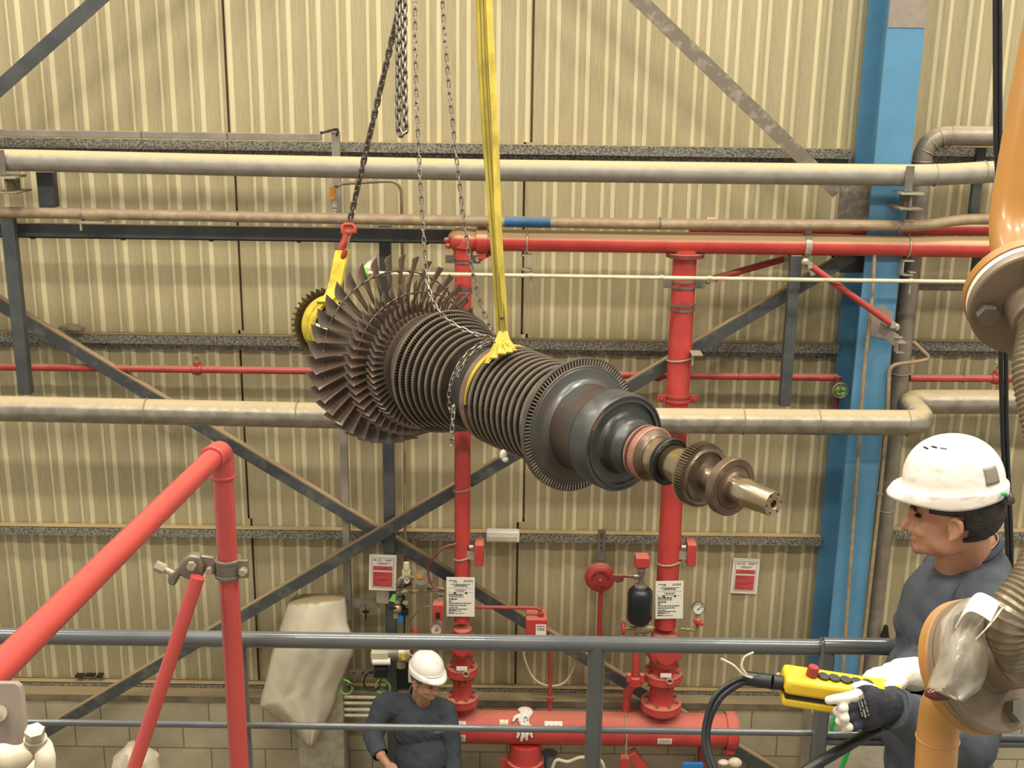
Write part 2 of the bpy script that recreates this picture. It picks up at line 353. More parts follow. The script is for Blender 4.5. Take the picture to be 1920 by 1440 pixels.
# ---- galvanised rails (girts)
def girt(xa, ya, xb, yb, h, web, label, lip=.0):
    a,b = at(xa,ya,7.61), at(xb,yb,7.61); zc = (a.z+b.z)/2
    mb = MB(); cx, L = (a.x+b.x)/2, b.x-a.x
    mb.box((cx,7.645,zc-.005),(L,.075,.01)); mb.box((cx,7.612,zc-h/2),(L,.01,h)); mb.box((cx,7.625,zc-h+.005),(L,.03,.01))
    if web: mb.box((cx,7.672,zc-h/2-web/2),(L,.008,h+web))
    return solo('wall_rail', label, 'rail', mb, M_galv, 'galvanised wall rails')
girt(-1100,247,1598,275,.062,.06,'highest mottled galvanised wall rail left of the blue column')
girt(-1100,614,1575,641,.062,.05,'mottled galvanised wall rail behind the red sprinkler line, left of the blue column')
girt(-1100,980,1542,1000,.062,0,'mottled galvanised wall rail with the white emergency light, left of blue column')
girt(-1100,1268,1545,1294,.075,.05,'lowest mottled galvanised wall rail just above the concrete blocks')
girt(1742,283,3300,287,.062,.05,'highest galvanised wall rail right of the blue column')
girt(1705,650,3300,652,.062,.05,'middle galvanised wall rail right of the blue column')
girt(1668,1003,3300,1008,.062,0,'galvanised wall rail behind the nearer worker\'s neck')
# ---- blue column
def column():
    a = at(1688,160,7.22); xc = a.x+.0; w = .225; t = .02
    root = T('steel_column','tall bright blue steel I-section column with a beige patch near the top','column',(xc,7.45,0))
    H = 9.4
    ct = at(1520,1322,7.36).z; H2 = (H+ct)/2
    part('front_flange', MB().box((xc,7.23,H2),(w,t,H-ct)), M_blue, root)
    part('web', MB().box((xc,7.45,H2),(.014,.42,H-ct)), M_blue, root)
    part('back_flange', MB().box((xc,7.655,H2),(w,t,H-ct)), M_blue, root)
    za = at(1700,52,7.22).z
    part('painted_patch', MB().box((xc,7.218,(za+6.6)/2),(w-.004,.004,6.6-za)), M_patch, root, 'beige primer patch')
    zc = at(1650,600,7.22).z
    mb = MB(); mb.prism([(-.06,-.1),(.09,-.13),(.1,.05),(.03,.1),(-.05,.08)], V((xc+.0,7.219,zc)), X_, Z_, V((0,-.003,0)))
    part('weld_patch', mb, M_patch, root, 'grey patch of bare primer')
    return xc
XC = column()
gp = [at(1577,345,7.35), at(1637,346,7.35), at(1632,413,7.35), at(1570,411,7.35)]
solo('gusset_plate','dusty grey square gusset plate between the slanting brace and the blue column','plate', MB().prism([(p.x,p.z) for p in gp], V((0,7.35,0)), X_, Z_, V((0,.012,0))), M_brace2)
gp = [at(1560,480,7.35), at(1630,470,7.35), at(1626,512,7.35), at(1575,512,7.35)]
solo('gusset_plate','dark gusset plate behind the red header where a brace meets the column','plate', MB().prism([(p.x,p.z) for p in gp], V((0,7.36,0)), X_, Z_, V((0,.012,0))), M_grey)
# ---- diagonal braces
def brace(pa, pb, Y, h, w, m, label, t=.01):
    a,b = at(*pa,Y), at(*pb,Y); d = (b-a).normalized(); n = V((-d.z,0,d.x)); n = n if n.z > 0 else -n
    mb = MB(); mb.bar(a-n*h/2, b-n*h/2, t, h, n); mb.bar(a+Y_*w/2+n*t*0, b+Y_*w/2, w, t, n)
    return solo('diagonal_brace', label, 'brace', mb, m, 'wall bracing angles')
brace((-900,953),(900,-660),7.35,.085,.05,M_grey,'dark diagonal brace cutting across the top left corner')
brace((700,-503),(1580,352),7.36,.085,.03,M_brace2,'worn diagonal brace running down to the column at upper right')
brace((-60,525),(1470,1451),7.42,.075,.06,M_brace,'long brace descending from the left edge to the lower right')
brace((1595,470),(60,1378),7.3,.075,.06,M_brace,'long brace rising from lower left behind the rotor to the blue column')
# ---- vertical dark hangers
def hanger(pa, pb, Y, w, label, m=M_grey):
    a,b = at(*pa,Y), at(*pb,Y); x = (a.x+b.x)/2
    return solo('steel_hanger', label, 'hanger', MB().box((x,Y,(a.z+b.z)/2),(w,w*.8,a.z-b.z)), m, 'steel pipe hangers', bevel=.004)
hanger((18,405),(47,738),7.15,.078,'dark steel hanger at the far left, standing on the big clad pipe')
hanger((1488,478),(1474,760),7.17,.07,'dark steel hanger left of the blue column under the red header')
hanger((88,322),(92,388),7.22,.1,'short dark box hanger under the upper clad pipe at the left')
hanger((1838,276),(1826,402),7.55,.06,'short grey hanger right of the column between the wall pipes')
hanger((1834,480),(1826,520),7.5,.055,'short dark hanger under the red header beside the orange flange')
# post behind the rotor
a,b = at(716,420,7.42), at(722,1250,7.42)
solo('steel_post','dark square steel post behind the turbine rotor and the red notice','post', MB().box((a.x+.02,7.42,(a.z)/2),(.075,.07,a.z)), M_grey, bevel=.005)
q = at(722,1120,7.38); 
solo('paint_patch_plate','pale grey repair plate on the dark post below the red notice','plate', MB().prism([(-.06,.12),(.01,.12),(.03,.05),(.025,-.05),(-.06,-.04)], q, X_, Z_, V((0,-.003,0))), M_zincL)
# long dark channel with the thin black cable pipe
a,b = at(-1100,408,7.25), at(1600,438,7.25); zc = (a.z+b.z)/2
r = T('channel_beam','long dark grey channel under the dusty brown pipe','beam', ((a.x+b.x)/2,7.25,zc-.04))
part('channel', MB().box(((a.x+b.x)/2,7.25,zc-.04),(b.x-a.x,.012,.075)).box(((a.x+b.x)/2,7.28,zc-.003),(b.x-a.x,.06,.008)), M_grey, r)
a,b = at(-1100,428,7.3), at(1560,447,7.3); z = (a.z+b.z)/2
r = T('cable_pipe','thin black cable pipe hanging under the dark channel','conduit', ((a.x+b.x)/2,7.3,z))
part('tube', MB().cyl((a.x,7.3,z-.02),(b.x,7.3,z-.02),.018), M_blk2, r)
for x in (60,230,395,560,800):
    p = at(x,430,7.3); part('clip', MB().band((p.x,7.3,z-.02),X_,-.012,.012,.018,.025,16), M_blk2, r)
# trunking
a,b = at(-1100,229,7.45), at(603,250,7.45); z = (a.z+b.z)/2+.01
r = T('cable_trunking','grey horizontal cable trunking above the highest wall rail at left','trunking',((a.x+b.x)/2,7.45,z-.03))
part('duct', MB().box(((a.x+b.x)/2,7.45,z-.03),(b.x-a.x,.04,.042)), M_grey2, r, bevel=.003)
for x in (266,427): 
    p = at(x,240,7.45); part('joint_cover', MB().box((p.x,7.448,z-.03),(.004,.046,.045)), M_grey, r)
mb = MB()
for k in (0,1,2): mb.tube(smooth([at(600,248+k*2,7.44), at(615,247-k,7.44), at(628,242+k,7.43), at(634,244+k,7.42), at(631,255,7.43)]), .006, 8)
part('cables', mb, M_black, r)
a,b = at(629,248,7.43), at(650,1165,7.43); xx = at(629,300,7.43).x
solo('cable_trunking','grey vertical cable trunking left of the chain, running down behind the rotor','trunking', MB().box((xx,7.47,(a.z+b.z)/2),(.05,.05,a.z-b.z)), M_grey2, bevel=.003)
# copper line and ball valve
r = T('copper_line','thin bent copper line above the brown pipe with an orange lever valve','pipe', at(690,400,7.3))
part('tube', MB().tube(fillet([at(628,352,7.2),at(640,344,7.25),at(752,338,7.35),at(757,620,7.5),at(760,1055,7.52)],.09), .011,10), M_brownp, r)
v = part('valve_body', MB().cyl(at(627,400,7.13),at(627,352,7.13),.013).cyl(at(627,388,7.13),at(627,372,7.13),.024).cyl(at(627,395,7.13),at(627,391,7.13),.019,n=6), M_zincL, r)
part('lever', MB().box(at(623,362,7.1),(.028,.01,.075)), M_orangeh, v)
for x,m_,l in ((727,M_cream,'thin cream conduit running up beside the dark post'),(733,M_blk2,'thin black conduit running up beside the dark post')):
    solo('post_conduit', l, 'conduit', MB().cyl(at(x-3,830,7.44),at(x,1195,7.44),.008,n=10), m_)
# ================================================================== wall pipes
YT1, YT2, YT3 = 7.08, 7.13, 7.0
def yconst(pts, Y): return [at(x,y,Y) for x,y in pts]
# upper clad pipe
r = T('clad_pipe','upper aluminium clad pipe crossing the whole wall under the highest rail','pipe', at(860,315,YT1))
za = at(860,317,YT1).z
pts = [at(-1100,296,YT1), at(20,300,YT1), at(400,309,YT1), at(900,319,YT1), at(1300,324,YT1), at(1725,329,YT1), at(1800,326,YT1+.0), at(1860,322,YT1), at(3300,322,YT1)]
part('pipe_run', MB().tube(fillet(pts,.2), .0655, 28), mat('dull_dusty_cladding','#8b8478',.45,.2,'#979082',10,dust='#b5a57f',dlo=.2,dhi=.75), r)
mb = MB()
for x,y in ((1752,328.5),(1845,322.5)): p = at(x,y,YT1); part('joint_band', MB().torus(p, X_, .0662, .004, 28, 6), M_aluD, r)
def clampbr(x, y, label, w=.07):
    p = at(x,y,7.0); r = T('pipe_bracket', label, 'bracket', p)
    c = at(x,y,YT1)
    part('upright_plate', MB().box((c.x,YT1-.075,c.z+.01),(.05,.008,.15)), M_zinc, r)
    part('shelf', MB().box((c.x+.02,YT1-.02,c.z-.078),(.14,.17,.012)), M_zincL, r)
    mb = MB().box((c.x+.02,YT1+.01,c.z-.125),(.012,.2,.085)).box((c.x+.02,YT1+.0,c.z-.17),(.14,.24,.01)); part('bracket_arm', mb, M_brace2, r)
clampbr(12,306,'pipe bracket with shelf at the left edge holding the upper clad pipe')
clampbr(1697,336,'pipe bracket in front of the blue column holding the upper clad pipe')
# brown pipe
r = T('brown_pipe','dusty brown pipe with one blue band, above the red header','pipe', at(860,410,YT2))
pts = [at(-1100,390,YT2), at(0,398,YT2), at(540,408,YT2), at(1200,420,YT2), at(1600,422,YT2), at(1735,424,YT2), at(1800,411,YT2), at(3300,414,YT2)]
part('pipe_run', MB().tube(fillet(pts,.15), .034, 20), M_brownp, r)
part('blue_band', MB().cyl(at(946,415.3,YT2), at(1032,417,YT2), .0352), M_bluetape, r, 'blue painted band')
mb = MB()
for x in (155,1237,1683): p = at(x,400+x*.0155,YT2); part('strap', MB().torus(p, X_, .035, .005, 20, 6), M_zinc, r)
p = at(160,420,7.1); solo('angle_bracket','small angle bracket under the brown pipe at left','bracket', MB().box(p+V((.05,.03,.012)),(.16,.12,.008)).box(p+V((-.02,-.02,-.012)),(.008,.02,.05)), M_zincL)
# lower clad pipe
r = T('clad_pipe','lower thick aluminium clad pipe passing behind the rotor, elbow at the right','pipe', at(860,780,YT3))
pts = [at(-1100,758,YT3), at(0,766,YT3), at(600,779,YT3), at(1240,789,YT3), at(1735,793,YT3)]
pe = pts[-1]; pts += [V((pe.x,7.38,pe.z+.03)), V((pe.x+2.5,7.38,pe.z+.06))]
part('pipe_run', MB().tube(fillet(pts,.12,8), .082, 30), M_alu, r)
mb = MB()
for x in (276,558,1393,1533,1700): y = 766+(x*.0185 if x < 1240 else 23+(x-1240)*.009); part('joint_band', MB().torus(at(x,y,YT3), X_, .0828, .004, 30, 6), M_aluD, r)
# vertical clad pipe right of the column
Yv = 7.42
pv = at(1728,310,Yv); ph = at(1760,255,Yv)
r = T('clad_pipe','vertical clad pipe with segmented elbow beside the blue column','pipe', pv)
pts = [V((pv.x,Yv,.0)), V((pv.x,Yv,ph.z)), V((pv.x+3,Yv,ph.z+.02))]
part('pipe_run', MB().tube(fillet(pts,.16,10), .062, 26), M_aluD, r)
mb = MB()
for k in range(5):
    a = k/4*pi/2; c = V((pv.x+.16,Yv,ph.z-.16)); part('joint_band', MB().torus(c+V((-cos(a),0,sin(a)))*.16, V((sin(a),0,cos(a))), .0632, .004, 26, 6), M_aluD, r)
p = at(1707,700,Yv); part('joint_band', MB().torus((pv.x,Yv,p.z), Z_, .063, .004, 26, 6), M_aluD, r)
p = at(1680,955,Yv); part('joint_band', MB().torus((pv.x,Yv,p.z), Z_, .064, .004, 26, 6), M_aluD, r)
p = at(1760,548,7.6); solo('wall_bracket','dusty flat bracket arm on the wall right of the clad pipe','bracket', MB().box((at(1760,535,7.55).x,7.55,at(1760,535,7.55).z),(.42,.06,.06)), M_brace2)
# thin pipes by the column
def thin(pts, rad, label, m=M_brownp, Y=7.17, ties=()):
    r = T('thin_pipe', label, 'pipe', at(*pts[-1],Y)); P = [at(*p,Y) for p in pts]
    part('tube', MB().tube(fillet(P,.06), rad, 12), m, r)
    for y in ties:
        f = min(range(len(pts)-1), key=lambda i: abs((pts[i][1]+pts[i+1][1])/2-y)); a,b = pts[f],pts[f+1]; t = (y-a[1])/(b[1]-a[1]) if b[1]!=a[1] else 0
        p = at(a[0]+(b[0]-a[0])*t, y, Y); mb = MB()
        for k in (-1,0,1): mb.torus(p+V((0,0,k*.007)), V((.1*k,.1,1)), rad+.004, .003, 14, 5)
        part('wire_tie', mb, M_zincL, r)
    return r
thin([(1640,470),(1637,540),(1620,700),(1604,928),(1575,1330)], .012, 'thin brown pipe down the middle of the blue column', ties=(928,))
thin([(1712,640),(1745,672),(1722,678),(1668,684),(1663,800),(1650,926),(1606,1330)], .013, 'thin pipe with a hooked top down the right side of the blue column', ties=(926,), Y=7.2)
# thin cream conduit in front
r = T('conduit','thin cream conduit running level below the red header','conduit', at(1250,520,7.06))
part('tube', MB().tube([at(690,512,7.04), at(1250,521,7.04), at(2900,543,7.04)], .013, 12), M_cream, r)
mb = MB()
for x in (996,1240,1330,1708): part('coupling', MB().band(at(x,512+(x-690)*.0147,7.04), X_, -.012,.012,.011,.0145,14), M_cream, r)
p = at(703,500,7.25); solo('hose_stub','frayed beige pipe stub with lime tag behind the blades','pipe', MB().tube([at(683,512,7.2),at(700,488,7.25),at(706,470,7.3)], [.03,.025,.008], 12), M_cream)
solo('lime_tag','small lime green tape on the pipe stub behind the blades','tag', MB().cyl(at(679,512,7.19),at(690,512,7.19),.034), M_lime)
# ================================================================== red sprinkler pipework
YR = 7.2
# thin sprinkler branch on the wall
def branch(xa,ya,xb,yb,label,hang,heads):
    Y = 7.46; r = T('sprinkler_branch', label, 'pipe', at((xa+xb)/2,(ya+yb)/2,Y), 'red sprinkler branches')
    part('tube', MB().cyl(at(xa,ya,Y), at(xb,yb,Y), .0245), M_redT, r)
    for x in hang:
        p = at(x,ya+(yb-ya)*(x-xa)/(xb-xa),Y); c = part('hanger_clip', MB().torus(p,X_,.027,.004,16,6).cyl(p+Z_*.027,p+Z_*.12,.004,n=8), M_zinc, r)
    for x in heads:
        p = at(x,ya+(yb-ya)*(x-xa)/(xb-xa),Y)
        f = part('sprinkler_fitting', MB().cyl(p-X_*.03,p+X_*.03,.034).cyl(p,p+Z_*.055,.026).cyl(p-Z_*.038,p+Z_*.0,.02,n=6), M_redT, r)
        part('sprinkler_head', MB().cyl(p+Z_*.055,p+Z_*.08,.012).cyl(p+Z_*.095,p+Z_*.1,.022).cyl(p+Z_*.08,p+Z_*.096,.006), M_brass, f)
branch(-1100,674,1570,708,'thin red sprinkler pipe along the wall from the left edge to the column',(245,1180,1385),(370,1234))
branch(1706,709,3300,716,'short length of thin red sprinkler pipe right of the blue column',(1806,),(1868,))
r = T('drain_valve','round green faced drain valve on the end of the thin sprinkler pipe','valve', at(1572,732,7.4))
part('stem', MB().cyl(at(1572,706,7.42),at(1566,768,7.42),.02), M_brown_red, r)
part('face', MB().cyl(at(1576,732,7.4),at(1576,732,7.36),.035), M_lime, r, 'green valve face')
part('handwheel', MB().torus(at(1576,732,7.35),Y_,.05,.007,22,8).bar(at(1576,732,7.35)-X_*.05,at(1576,732,7.35)+X_*.05,.008,.008).bar(at(1576,732,7.35)-Z_*.05,at(1576,732,7.35)+Z_*.05,.008,.008,X_), M_brass, r)
# header and risers
xl = at(868,600,YR).x; xr = at(1278,600,YR).x; zh = at(1080,453,YR).z
M_hd = M_redH
def riser_z(y): return at(1000,y,YR).z
r = T('red_riser','narrower left red sprinkler riser with its round elbow and long dusty header','pipe',(xl,YR,riser_z(1165)))
part('riser_pipe', MB().cyl((xl,YR,riser_z(1165)),(xl,YR,zh-.07),.054,n=28), M_red, r)
part('header_pipe', MB().cyl((xl+.09,YR,zh),(7,YR,zh+.0),.066,n=32), M_hd, r)
el = part('elbow', MB().tube(fillet([(xl,YR,zh-.12),(xl,YR,zh),(xl+.12,YR,zh)],.075,8),[.062]*2+[.078]*7+[.07]*2,24), M_hd, r)
part('grooved_coupling', MB().band((xl+.12,YR,zh),X_,-.035,.035,.06,.084,28).box((xl+.12,YR-.02,zh+.1),(.05,.06,.04)).box((xl+.12,YR-.02,zh-.095),(.05,.06,.03)), M_hd, el)
part('end_cap', MB().sph((xl-.02,YR,zh),(.078,.078,.078),20,12).sph((xl-.1,YR-.02,zh+.0),(.022,.02,.02),10,8).sph((xl-.09,YR-.02,zh-.035),(.02,.02,.02),10,8), M_hd, el)
def strapclamp(y, x, rad, root, ears=True, h=.05, m=M_zinc):
    z = riser_z(y); mb = MB().band((x,YR,z),Z_,-h/2,-h/2+.014,rad-.002,rad+.006,28).band((x,YR,z),Z_,h/2-.014,h/2,rad-.002,rad+.006,28)
    if ears:
        for sgn in (-1,1): mb.box((x+sgn*(rad+.028),YR-.02,z),(.058,.01,h)); hexbolt(mb,(x+sgn*(rad+.03),YR-.025,z),-Y_,.011,.012)
    part('strap_clamp', mb, m, root)
strapclamp(487,xl,.054,r); strapclamp(545,xl,.054,r,False,.04)
def ubolt(y,x,rad,root):
    z = riser_z(y); mb = MB(); mb.tube([(x+rad*1.06*cos(a)*1,YR-rad*1.06*sin(a),z+.012*cos(a)) for a in [pi*k/16 for k in range(17)]], .006, 8)
    part('u_bolt', mb, M_zincL, root)
ubolt(918,xl,.054,r); ubolt(1046,xl,.054,r)
r2 = T('red_riser','wider right red sprinkler riser rising to the header, with several clamps','pipe',(xr,YR,riser_z(1170)))
part('riser_pipe', MB().cyl((xr,YR,riser_z(1170)),(xr,YR,zh-.04),.0765,n=32), M_red, r2)
part('top_flange', MB().band((xr,YR,zh-.075),Z_,-.012,.012,.07,.12,32), M_brown_red, r2)
strapclamp(528,xr,.0765,r2); strapclamp(571,xr,.0765,r2,False,.045); strapclamp(742,xr,.0765,r2,True,.05,M_redT)
ubolt(668,xr,.0765,r2); ubolt(1048,xr,.0765,r2)
p = at(1305,662,7.1); solo('angle_bracket','small dusty angle bracket beside the wide red riser at the middle rail','bracket', MB().box(p,(.07,.12,.008)).box(p+V((-.02,0,-.04)),(.01,.03,.08)), M_zincL)
a,b = at(1292,427,YR+.17), at(2900,433,YR+.17)
r = T('second_header','dusty red second header just behind and above the front header','pipe', a)
part('tube', MB().cyl(a+Z_*.005,b+Z_*.005,.05,n=24), M_hd, r); part('coupling', MB().band(at(1332,427,YR+.17)+Z_*.005,X_,-.03,.03,.05,.062,24), M_hd, r)
def seismic(pa, pb, Ya, Yb, rad, label, clampa=True):
    a,b = at(*pa,Ya), at(*pb,Yb); r = T('sway_brace', label, 'brace', a, 'red sway braces')
    d = (b-a).normalized(); part('tube', MB().cyl(a,b,rad), M_redT, r)
    for p,s in ((a,-1),(b,1)):
        part('jaw', MB().box(p+d*s*.02,(.03,.06,.035)).sph(p+d*s*.05,(.026,.02,.026),12,8).cyl(p+d*s*.05-Y_*.035,p+d*s*.05+Y_*.02,.011,n=6), M_zincL, r)
seismic((1522,500),(1668,605),7.1,7.05,.021,'bright red sway brace slanting down from the header to the column')
seismic((1340,522),(1468,486),7.3,7.42,.022,'dull red sway brace between the wide riser and the wall')
seismic((926,469),(906,480),7.28,7.22,.022,'short red brace stub beside the narrow riser')
def headerclamp(x, label):
    p = V((at(x,455,YR).x,YR,zh)); r = T('pipe_clamp', label, 'clamp', p)
    mb = MB().band(p,X_,-.02,.02,.066,.073,30); part('band', mb, M_zincL, r)
    part('top_lug', MB().box(p+V((0,-.01,.1)),(.04,.012,.07)).cyl(p+V((0,-.03,.11)),p+V((0,0,.11)),.013,n=6), M_zincL, r)
    part('bottom_lug', MB().box(p+V((0,-.01,-.1)),(.04,.012,.07)).cyl(p+V((0,-.03,-.11)),p+V((0,0,-.11)),.013,n=6).bar(p+V((.01,-.02,-.1)),p+V((.05,-.02,-.19)),.03,.02,Y_), M_zincL, r)
headerclamp(1513,'slotted zinc clamp with bolts hanging on the red header')
def ubr(x, label):
    p = V((at(x,455,YR).x,YR,zh)); r = T('hanger_bracket', label, 'bracket', p)
    part('u_bolt', MB().tube([p+V((0,-.071*sin(t),.071*cos(t))) for t in [pi*k/14 for k in range(15)]]+[p+V((0,-.0,-.1))],.0055,8), M_zincL, r)
    q = p+V((.0,-.02,-.13)); mb = MB()
    mb.box(q+V((0,0,.045)),(.07,.08,.007)).box(q+V((-.032,0,0)),(.007,.08,.095)).box(q+V((0,0,-.045)),(.07,.08,.007))
    mb.box(q+V((.035,0,-.03)),(.04,.06,.006)).box(q+V((.03,-.02,-.09)),(.06,.05,.006)).cyl(q+V((.03,-.02,-.03)),q+V((.03,-.02,-.17)),.006,n=8)
    part('stepped_bracket', mb, M_zincL, r)
ubr(988,'white stepped hanger bracket under the header near the yellow sling')
ubr(1702,'white stepped hanger bracket under the header by the vertical clad pipe')
r = T('column_bracket','grey angle bracket holding the bright sway brace on the column','bracket', at(1672,620,7.1))
a,b = at(1650,612,7.15), at(1682,640,7.0)
part('arm', MB().bar(a,b,.01,.075,Z_), M_grey2, r)
part('foot', MB().box(at(1688,640,7.0),(.05,.1,.006)).box(at(1684,632,7.0),(.05,.03,.006)).box(at(1680,650,7.0),(.006,.06,.07)).box(at(1686,660,7.0),(.05,.04,.006)), M_zincL, r)
# ================================================================== turbine rotor
RP = cv(.0412,.0763,4.95); RD = cd(.5621,.2179,-.7979).normalized()
def ra(s): return RP + RD*s
RU,RW = frame(RD)
ROT = T('turbine_rotor','big bladed steam turbine rotor hanging in slings across the middle of the hall','rotor', ra(-.1))
# bare shaft and discs
sh = [(-1.93,.12),(-1.93,.13),(-1.62,.13),(-1.6,.118),(-1.36,.118),(-1.33,.15),(-1.2,.155),(-1.17,.19),(-1.15,.235),(-1.065,.238),(-1.06,.19),(-.945,.19),(-.94,.225),(-.865,.23),(-.86,.2),(-.835,.2),(-.83,.24),(-.765,.245),(-.76,.225),(-.72,.225)]
part('rear_shaft', MB().lathe(sh, RP, RD, 64), M_rotor, ROT)
drum = [(-.72,.25),(-.655,.262),(-.65,.286),(-.632,.297)]
part('drum_collar', MB().lathe([(-.73,.2),(-.72,.25),(-.665,.262),(-.655,.284),(-.627,.297),(-.62,.24)], RP, RD, 72), M_pink, ROT)
part('low_pressure_drum', MB().lathe([(-.64,.2),(-.63,.25),(-.345,.168),(-.325,.168),(-.31,.176),(-.2,.178),(-.195,.205),(-.185,.205),(-.183,.199),(-.175,.199),(-.173,.21),(-.165,.21),(-.163,.203),(-.155,.203),(-.152,.216),(-.14,.219)], RP, RD, 72), M_hpdark, ROT)
part('pink_ring', MB().band(RP,RD,-.146,-.108,.17,.2275,72), M_pink, ROT, 'pink tarnished ring at the waist')
part('waist_groove', MB().lathe([(-.11,.1),(-.109,.2),(-.085,.2),(-.084,.1)], RP, RD, 64), M_brownst, ROT)
# long twisted blades
def blade_mb(phi, sc, r0, r1, c0, c1, p0, p1, th, nj=7, ni=5, boss=None):
    rho = RU*cos(phi)+RW*sin(phi); tau = RD.cross(rho); vs = []; mb = MB()
    for j in range(nj+1):
        t = j/nj; r = r0+(r1-r0)*t; psi = radians(p0+(p1-p0)*t**.8); c = c0+(c1-c0)*t**1.3
        cdv = tau*sin(psi)+RD*cos(psi); nv = tau*cos(psi)-RD*sin(psi); h = th*(1-.55*t)
        row = []
        for sg in (1,-1):
            for i in range(ni+1):
                u = i/ni if sg > 0 else 1-i/ni
                cam_ = .16*c*(1-.4*t)*4*u*(1-u); tk = h*(.15+.85*4*u*(1-u))*.5*sg
                rr = r - (.018*(u) if j == nj else 0)
                row.append(RP+RD*sc+rho*rr+cdv*(u-.5)*c+nv*(cam_-.1*c+tk))
        vs += row
    k = 2*(ni+1)
    fs = [(j*k+i, j*k+(i+1)%k, (j+1)*k+(i+1)%k, (j+1)*k+i) for j in range(nj) for i in range(k)]
    fs += [(nj*k+i, nj*k+i+1, nj*k+k-2-i, nj*k+k-1-i) for i in range(ni)]
    mb.add(vs, fs)
    if boss: 
        c = RP+RD*sc+rho*boss; mb.sph(c+tau*.006, .011, 8, 6)
    return mb
def blade_row(name, label, n, sc, hub0, hub1, r0, r1, c0, c1, p0, p1, th, off, wires, boss, single=False):
    row = part(name, MB().band(RP,RD,hub0,hub1,r0-.03,r0+.012,64), M_blade, ROT, label)
    if single:
        mb = MB()
        for k in range(n): mb.merge(blade_mb(2*pi*(k+off)/n, sc, r0, r1, c0, c1, p0, p1, th, 5, 3))
        part('rotor_blade', mb, M_blade, row, kind='stuff')
    else:
        b0 = None
        for k in range(n):
            part('rotor_blade', blade_mb(2*pi*(k+off)/n, sc, r0, r1, c0, c1, p0, p1, th, boss=boss), M_blade, row)
    for rw in wires: part('lacing_wire', MB().torus(ra(sc),RD,rw,.0045,96,6), M_blade, row)
blade_row('blade_row','longest twisted last stage blades',38,-1.11,-1.15,-1.065,.235,.492,.06,.11,14,47,.012,.2,(.412,),.412)
blade_row('blade_row','middle row of long blades',52,-.905,-.94,-.865,.228,.393,.05,.072,14,45,.009,.3,(.335,),None)
blade_row('blade_row','shorter row of long blades',64,-.797,-.83,-.765,.243,.333,.045,.058,14,44,.008,.1,(),None,True)
# shrouded drum stages
def stage(s, r, n, root, w=.013):
    mb = MB()
    for k in range(n):
        a = 2*pi*k/n; rho = RU*cos(a)+RW*sin(a); tau = RD.cross(rho)
        R = Matrix((rho,tau,RD)).transposed(); mb.box(ra(s+.002)+rho*((r+root)/2-.003), (r-root,.0062,.027), R)
    row = part('stage_ring', MB().ring([(s-w/2,r-.008),(s-w/2,r),(s-w*.18,r),(s-w*.14,r-.003),(s+w*.14,r-.003),(s+w*.18,r),(s+w/2,r),(s+w/2,r-.008)], RP, RD, 96), M_band, ROT)
    part('short_blades', mb, M_slat, row, kind='stuff')
for k in range(8):
    f = k/7; s = -.612+.039*k; r = .297+(.2165-.297)*f; stage(s, r, int(130+40*f), r-.048)
part('high_pressure_drum', MB().lathe([(-.083,.1),(-.082,.19),(.3,.18),(.325,.205),(.372,.258),(.38,.258),(.382,.1)], RP, RD, 72), M_brownst, ROT)
for k in range(10):
    f = k/9; stage(-.066+.0412*k, .2284-.011*f, 140, .185, .0135)
# control stage disc
hp = part('control_stage_disc', MB().ring([(.366,.2),(.378,.268),(.394,.2725),(.395,.2765),(.413,.2765),(.413,.2715),(.39,.269),(.386,.2)], RP, RD, 96), M_rotor, ROT)
mb = MB()
for k in range(112):
    a = 2*pi*k/112; rho = RU*cos(a)+RW*sin(a); tau = RD.cross(rho); R = Matrix((rho,tau,RD)).transposed()
    mb.box(ra(.4)+rho*.2585, (.025,.0068,.028), R)
part('short_blades', mb, M_band, hp, kind='stuff')
part('stage_disc_face', MB().lathe([(.38,.1),(.38,.247),(.413,.246),(.416,.243),(.416,.236),(.419,.234),(.421,.225),(.424,.2),(.432,.187),(.447,.179),(.449,.15)], RP, RD, 96), M_hprotor, ROT)
part('drum_neck', MB().lathe([(.444,.15),(.446,.1788)]+[(.448+.003*i,.1782-.00004*i-(.0009 if i%2 else 0)) for i in range(43)]+[(.578,.15)], RP, RD, 96), M_neck, ROT)
part('fillet_ring', MB().lathe([(.572,.15),(.576,.1768),(.584,.179),(.592,.187),(.598,.1932),(.6,.15)], RP, RD, 96), M_rotor, ROT)
part('balance_drum', MB().lathe([(.594,.15),(.597,.1928),(.69,.1924),(.697,.188),(.697,.181),(.692,.179),(.692,.171),(.697,.169),(.697,.163),(.684,.161),(.681,.14),(.684,.122),(.694,.113),(.708,.1095),(.745,.108),(.748,.1)], RP, RD, 96), M_hpdark, ROT)
mb = MB()
for a0 in (2.2,5.9):
    n = 8
    for i in range(n):
        a = a0+i*.06; b = a+.061
        p = [ra(s)+(RU*cos(t)+RW*sin(t))*r for s in (.688,.6935) for t in (a,b) for r in (.1715,.1785)]; mb.hexa([p[0],p[1],p[2],p[3],p[4],p[5],p[6],p[7]])
part('balance_weight', mb, M_copper, ROT, 'copper coloured balance weights')
part('gland_shaft', MB().lathe([(.74,.08),(.743,.1085),(.752,.104),(.76,.0985),(.79,.0975),(.792,.092),(.8,.092),(.802,.098),(.81,.098),(.812,.09),(.84,.09),(.842,.06)], RP, RD, 72), M_hpdark, ROT)
part('thin_copper_ring', MB().band(RP,RD,.808,.815,.08,.1025,72), M_copper, ROT)
part('copper_ring', MB().lathe([(.832,.07),(.833,.1035),(.858,.1045),(.861,.102),(.862,.07)], RP, RD, 72), M_copper, ROT, 'copper pink seal ring with small pips')
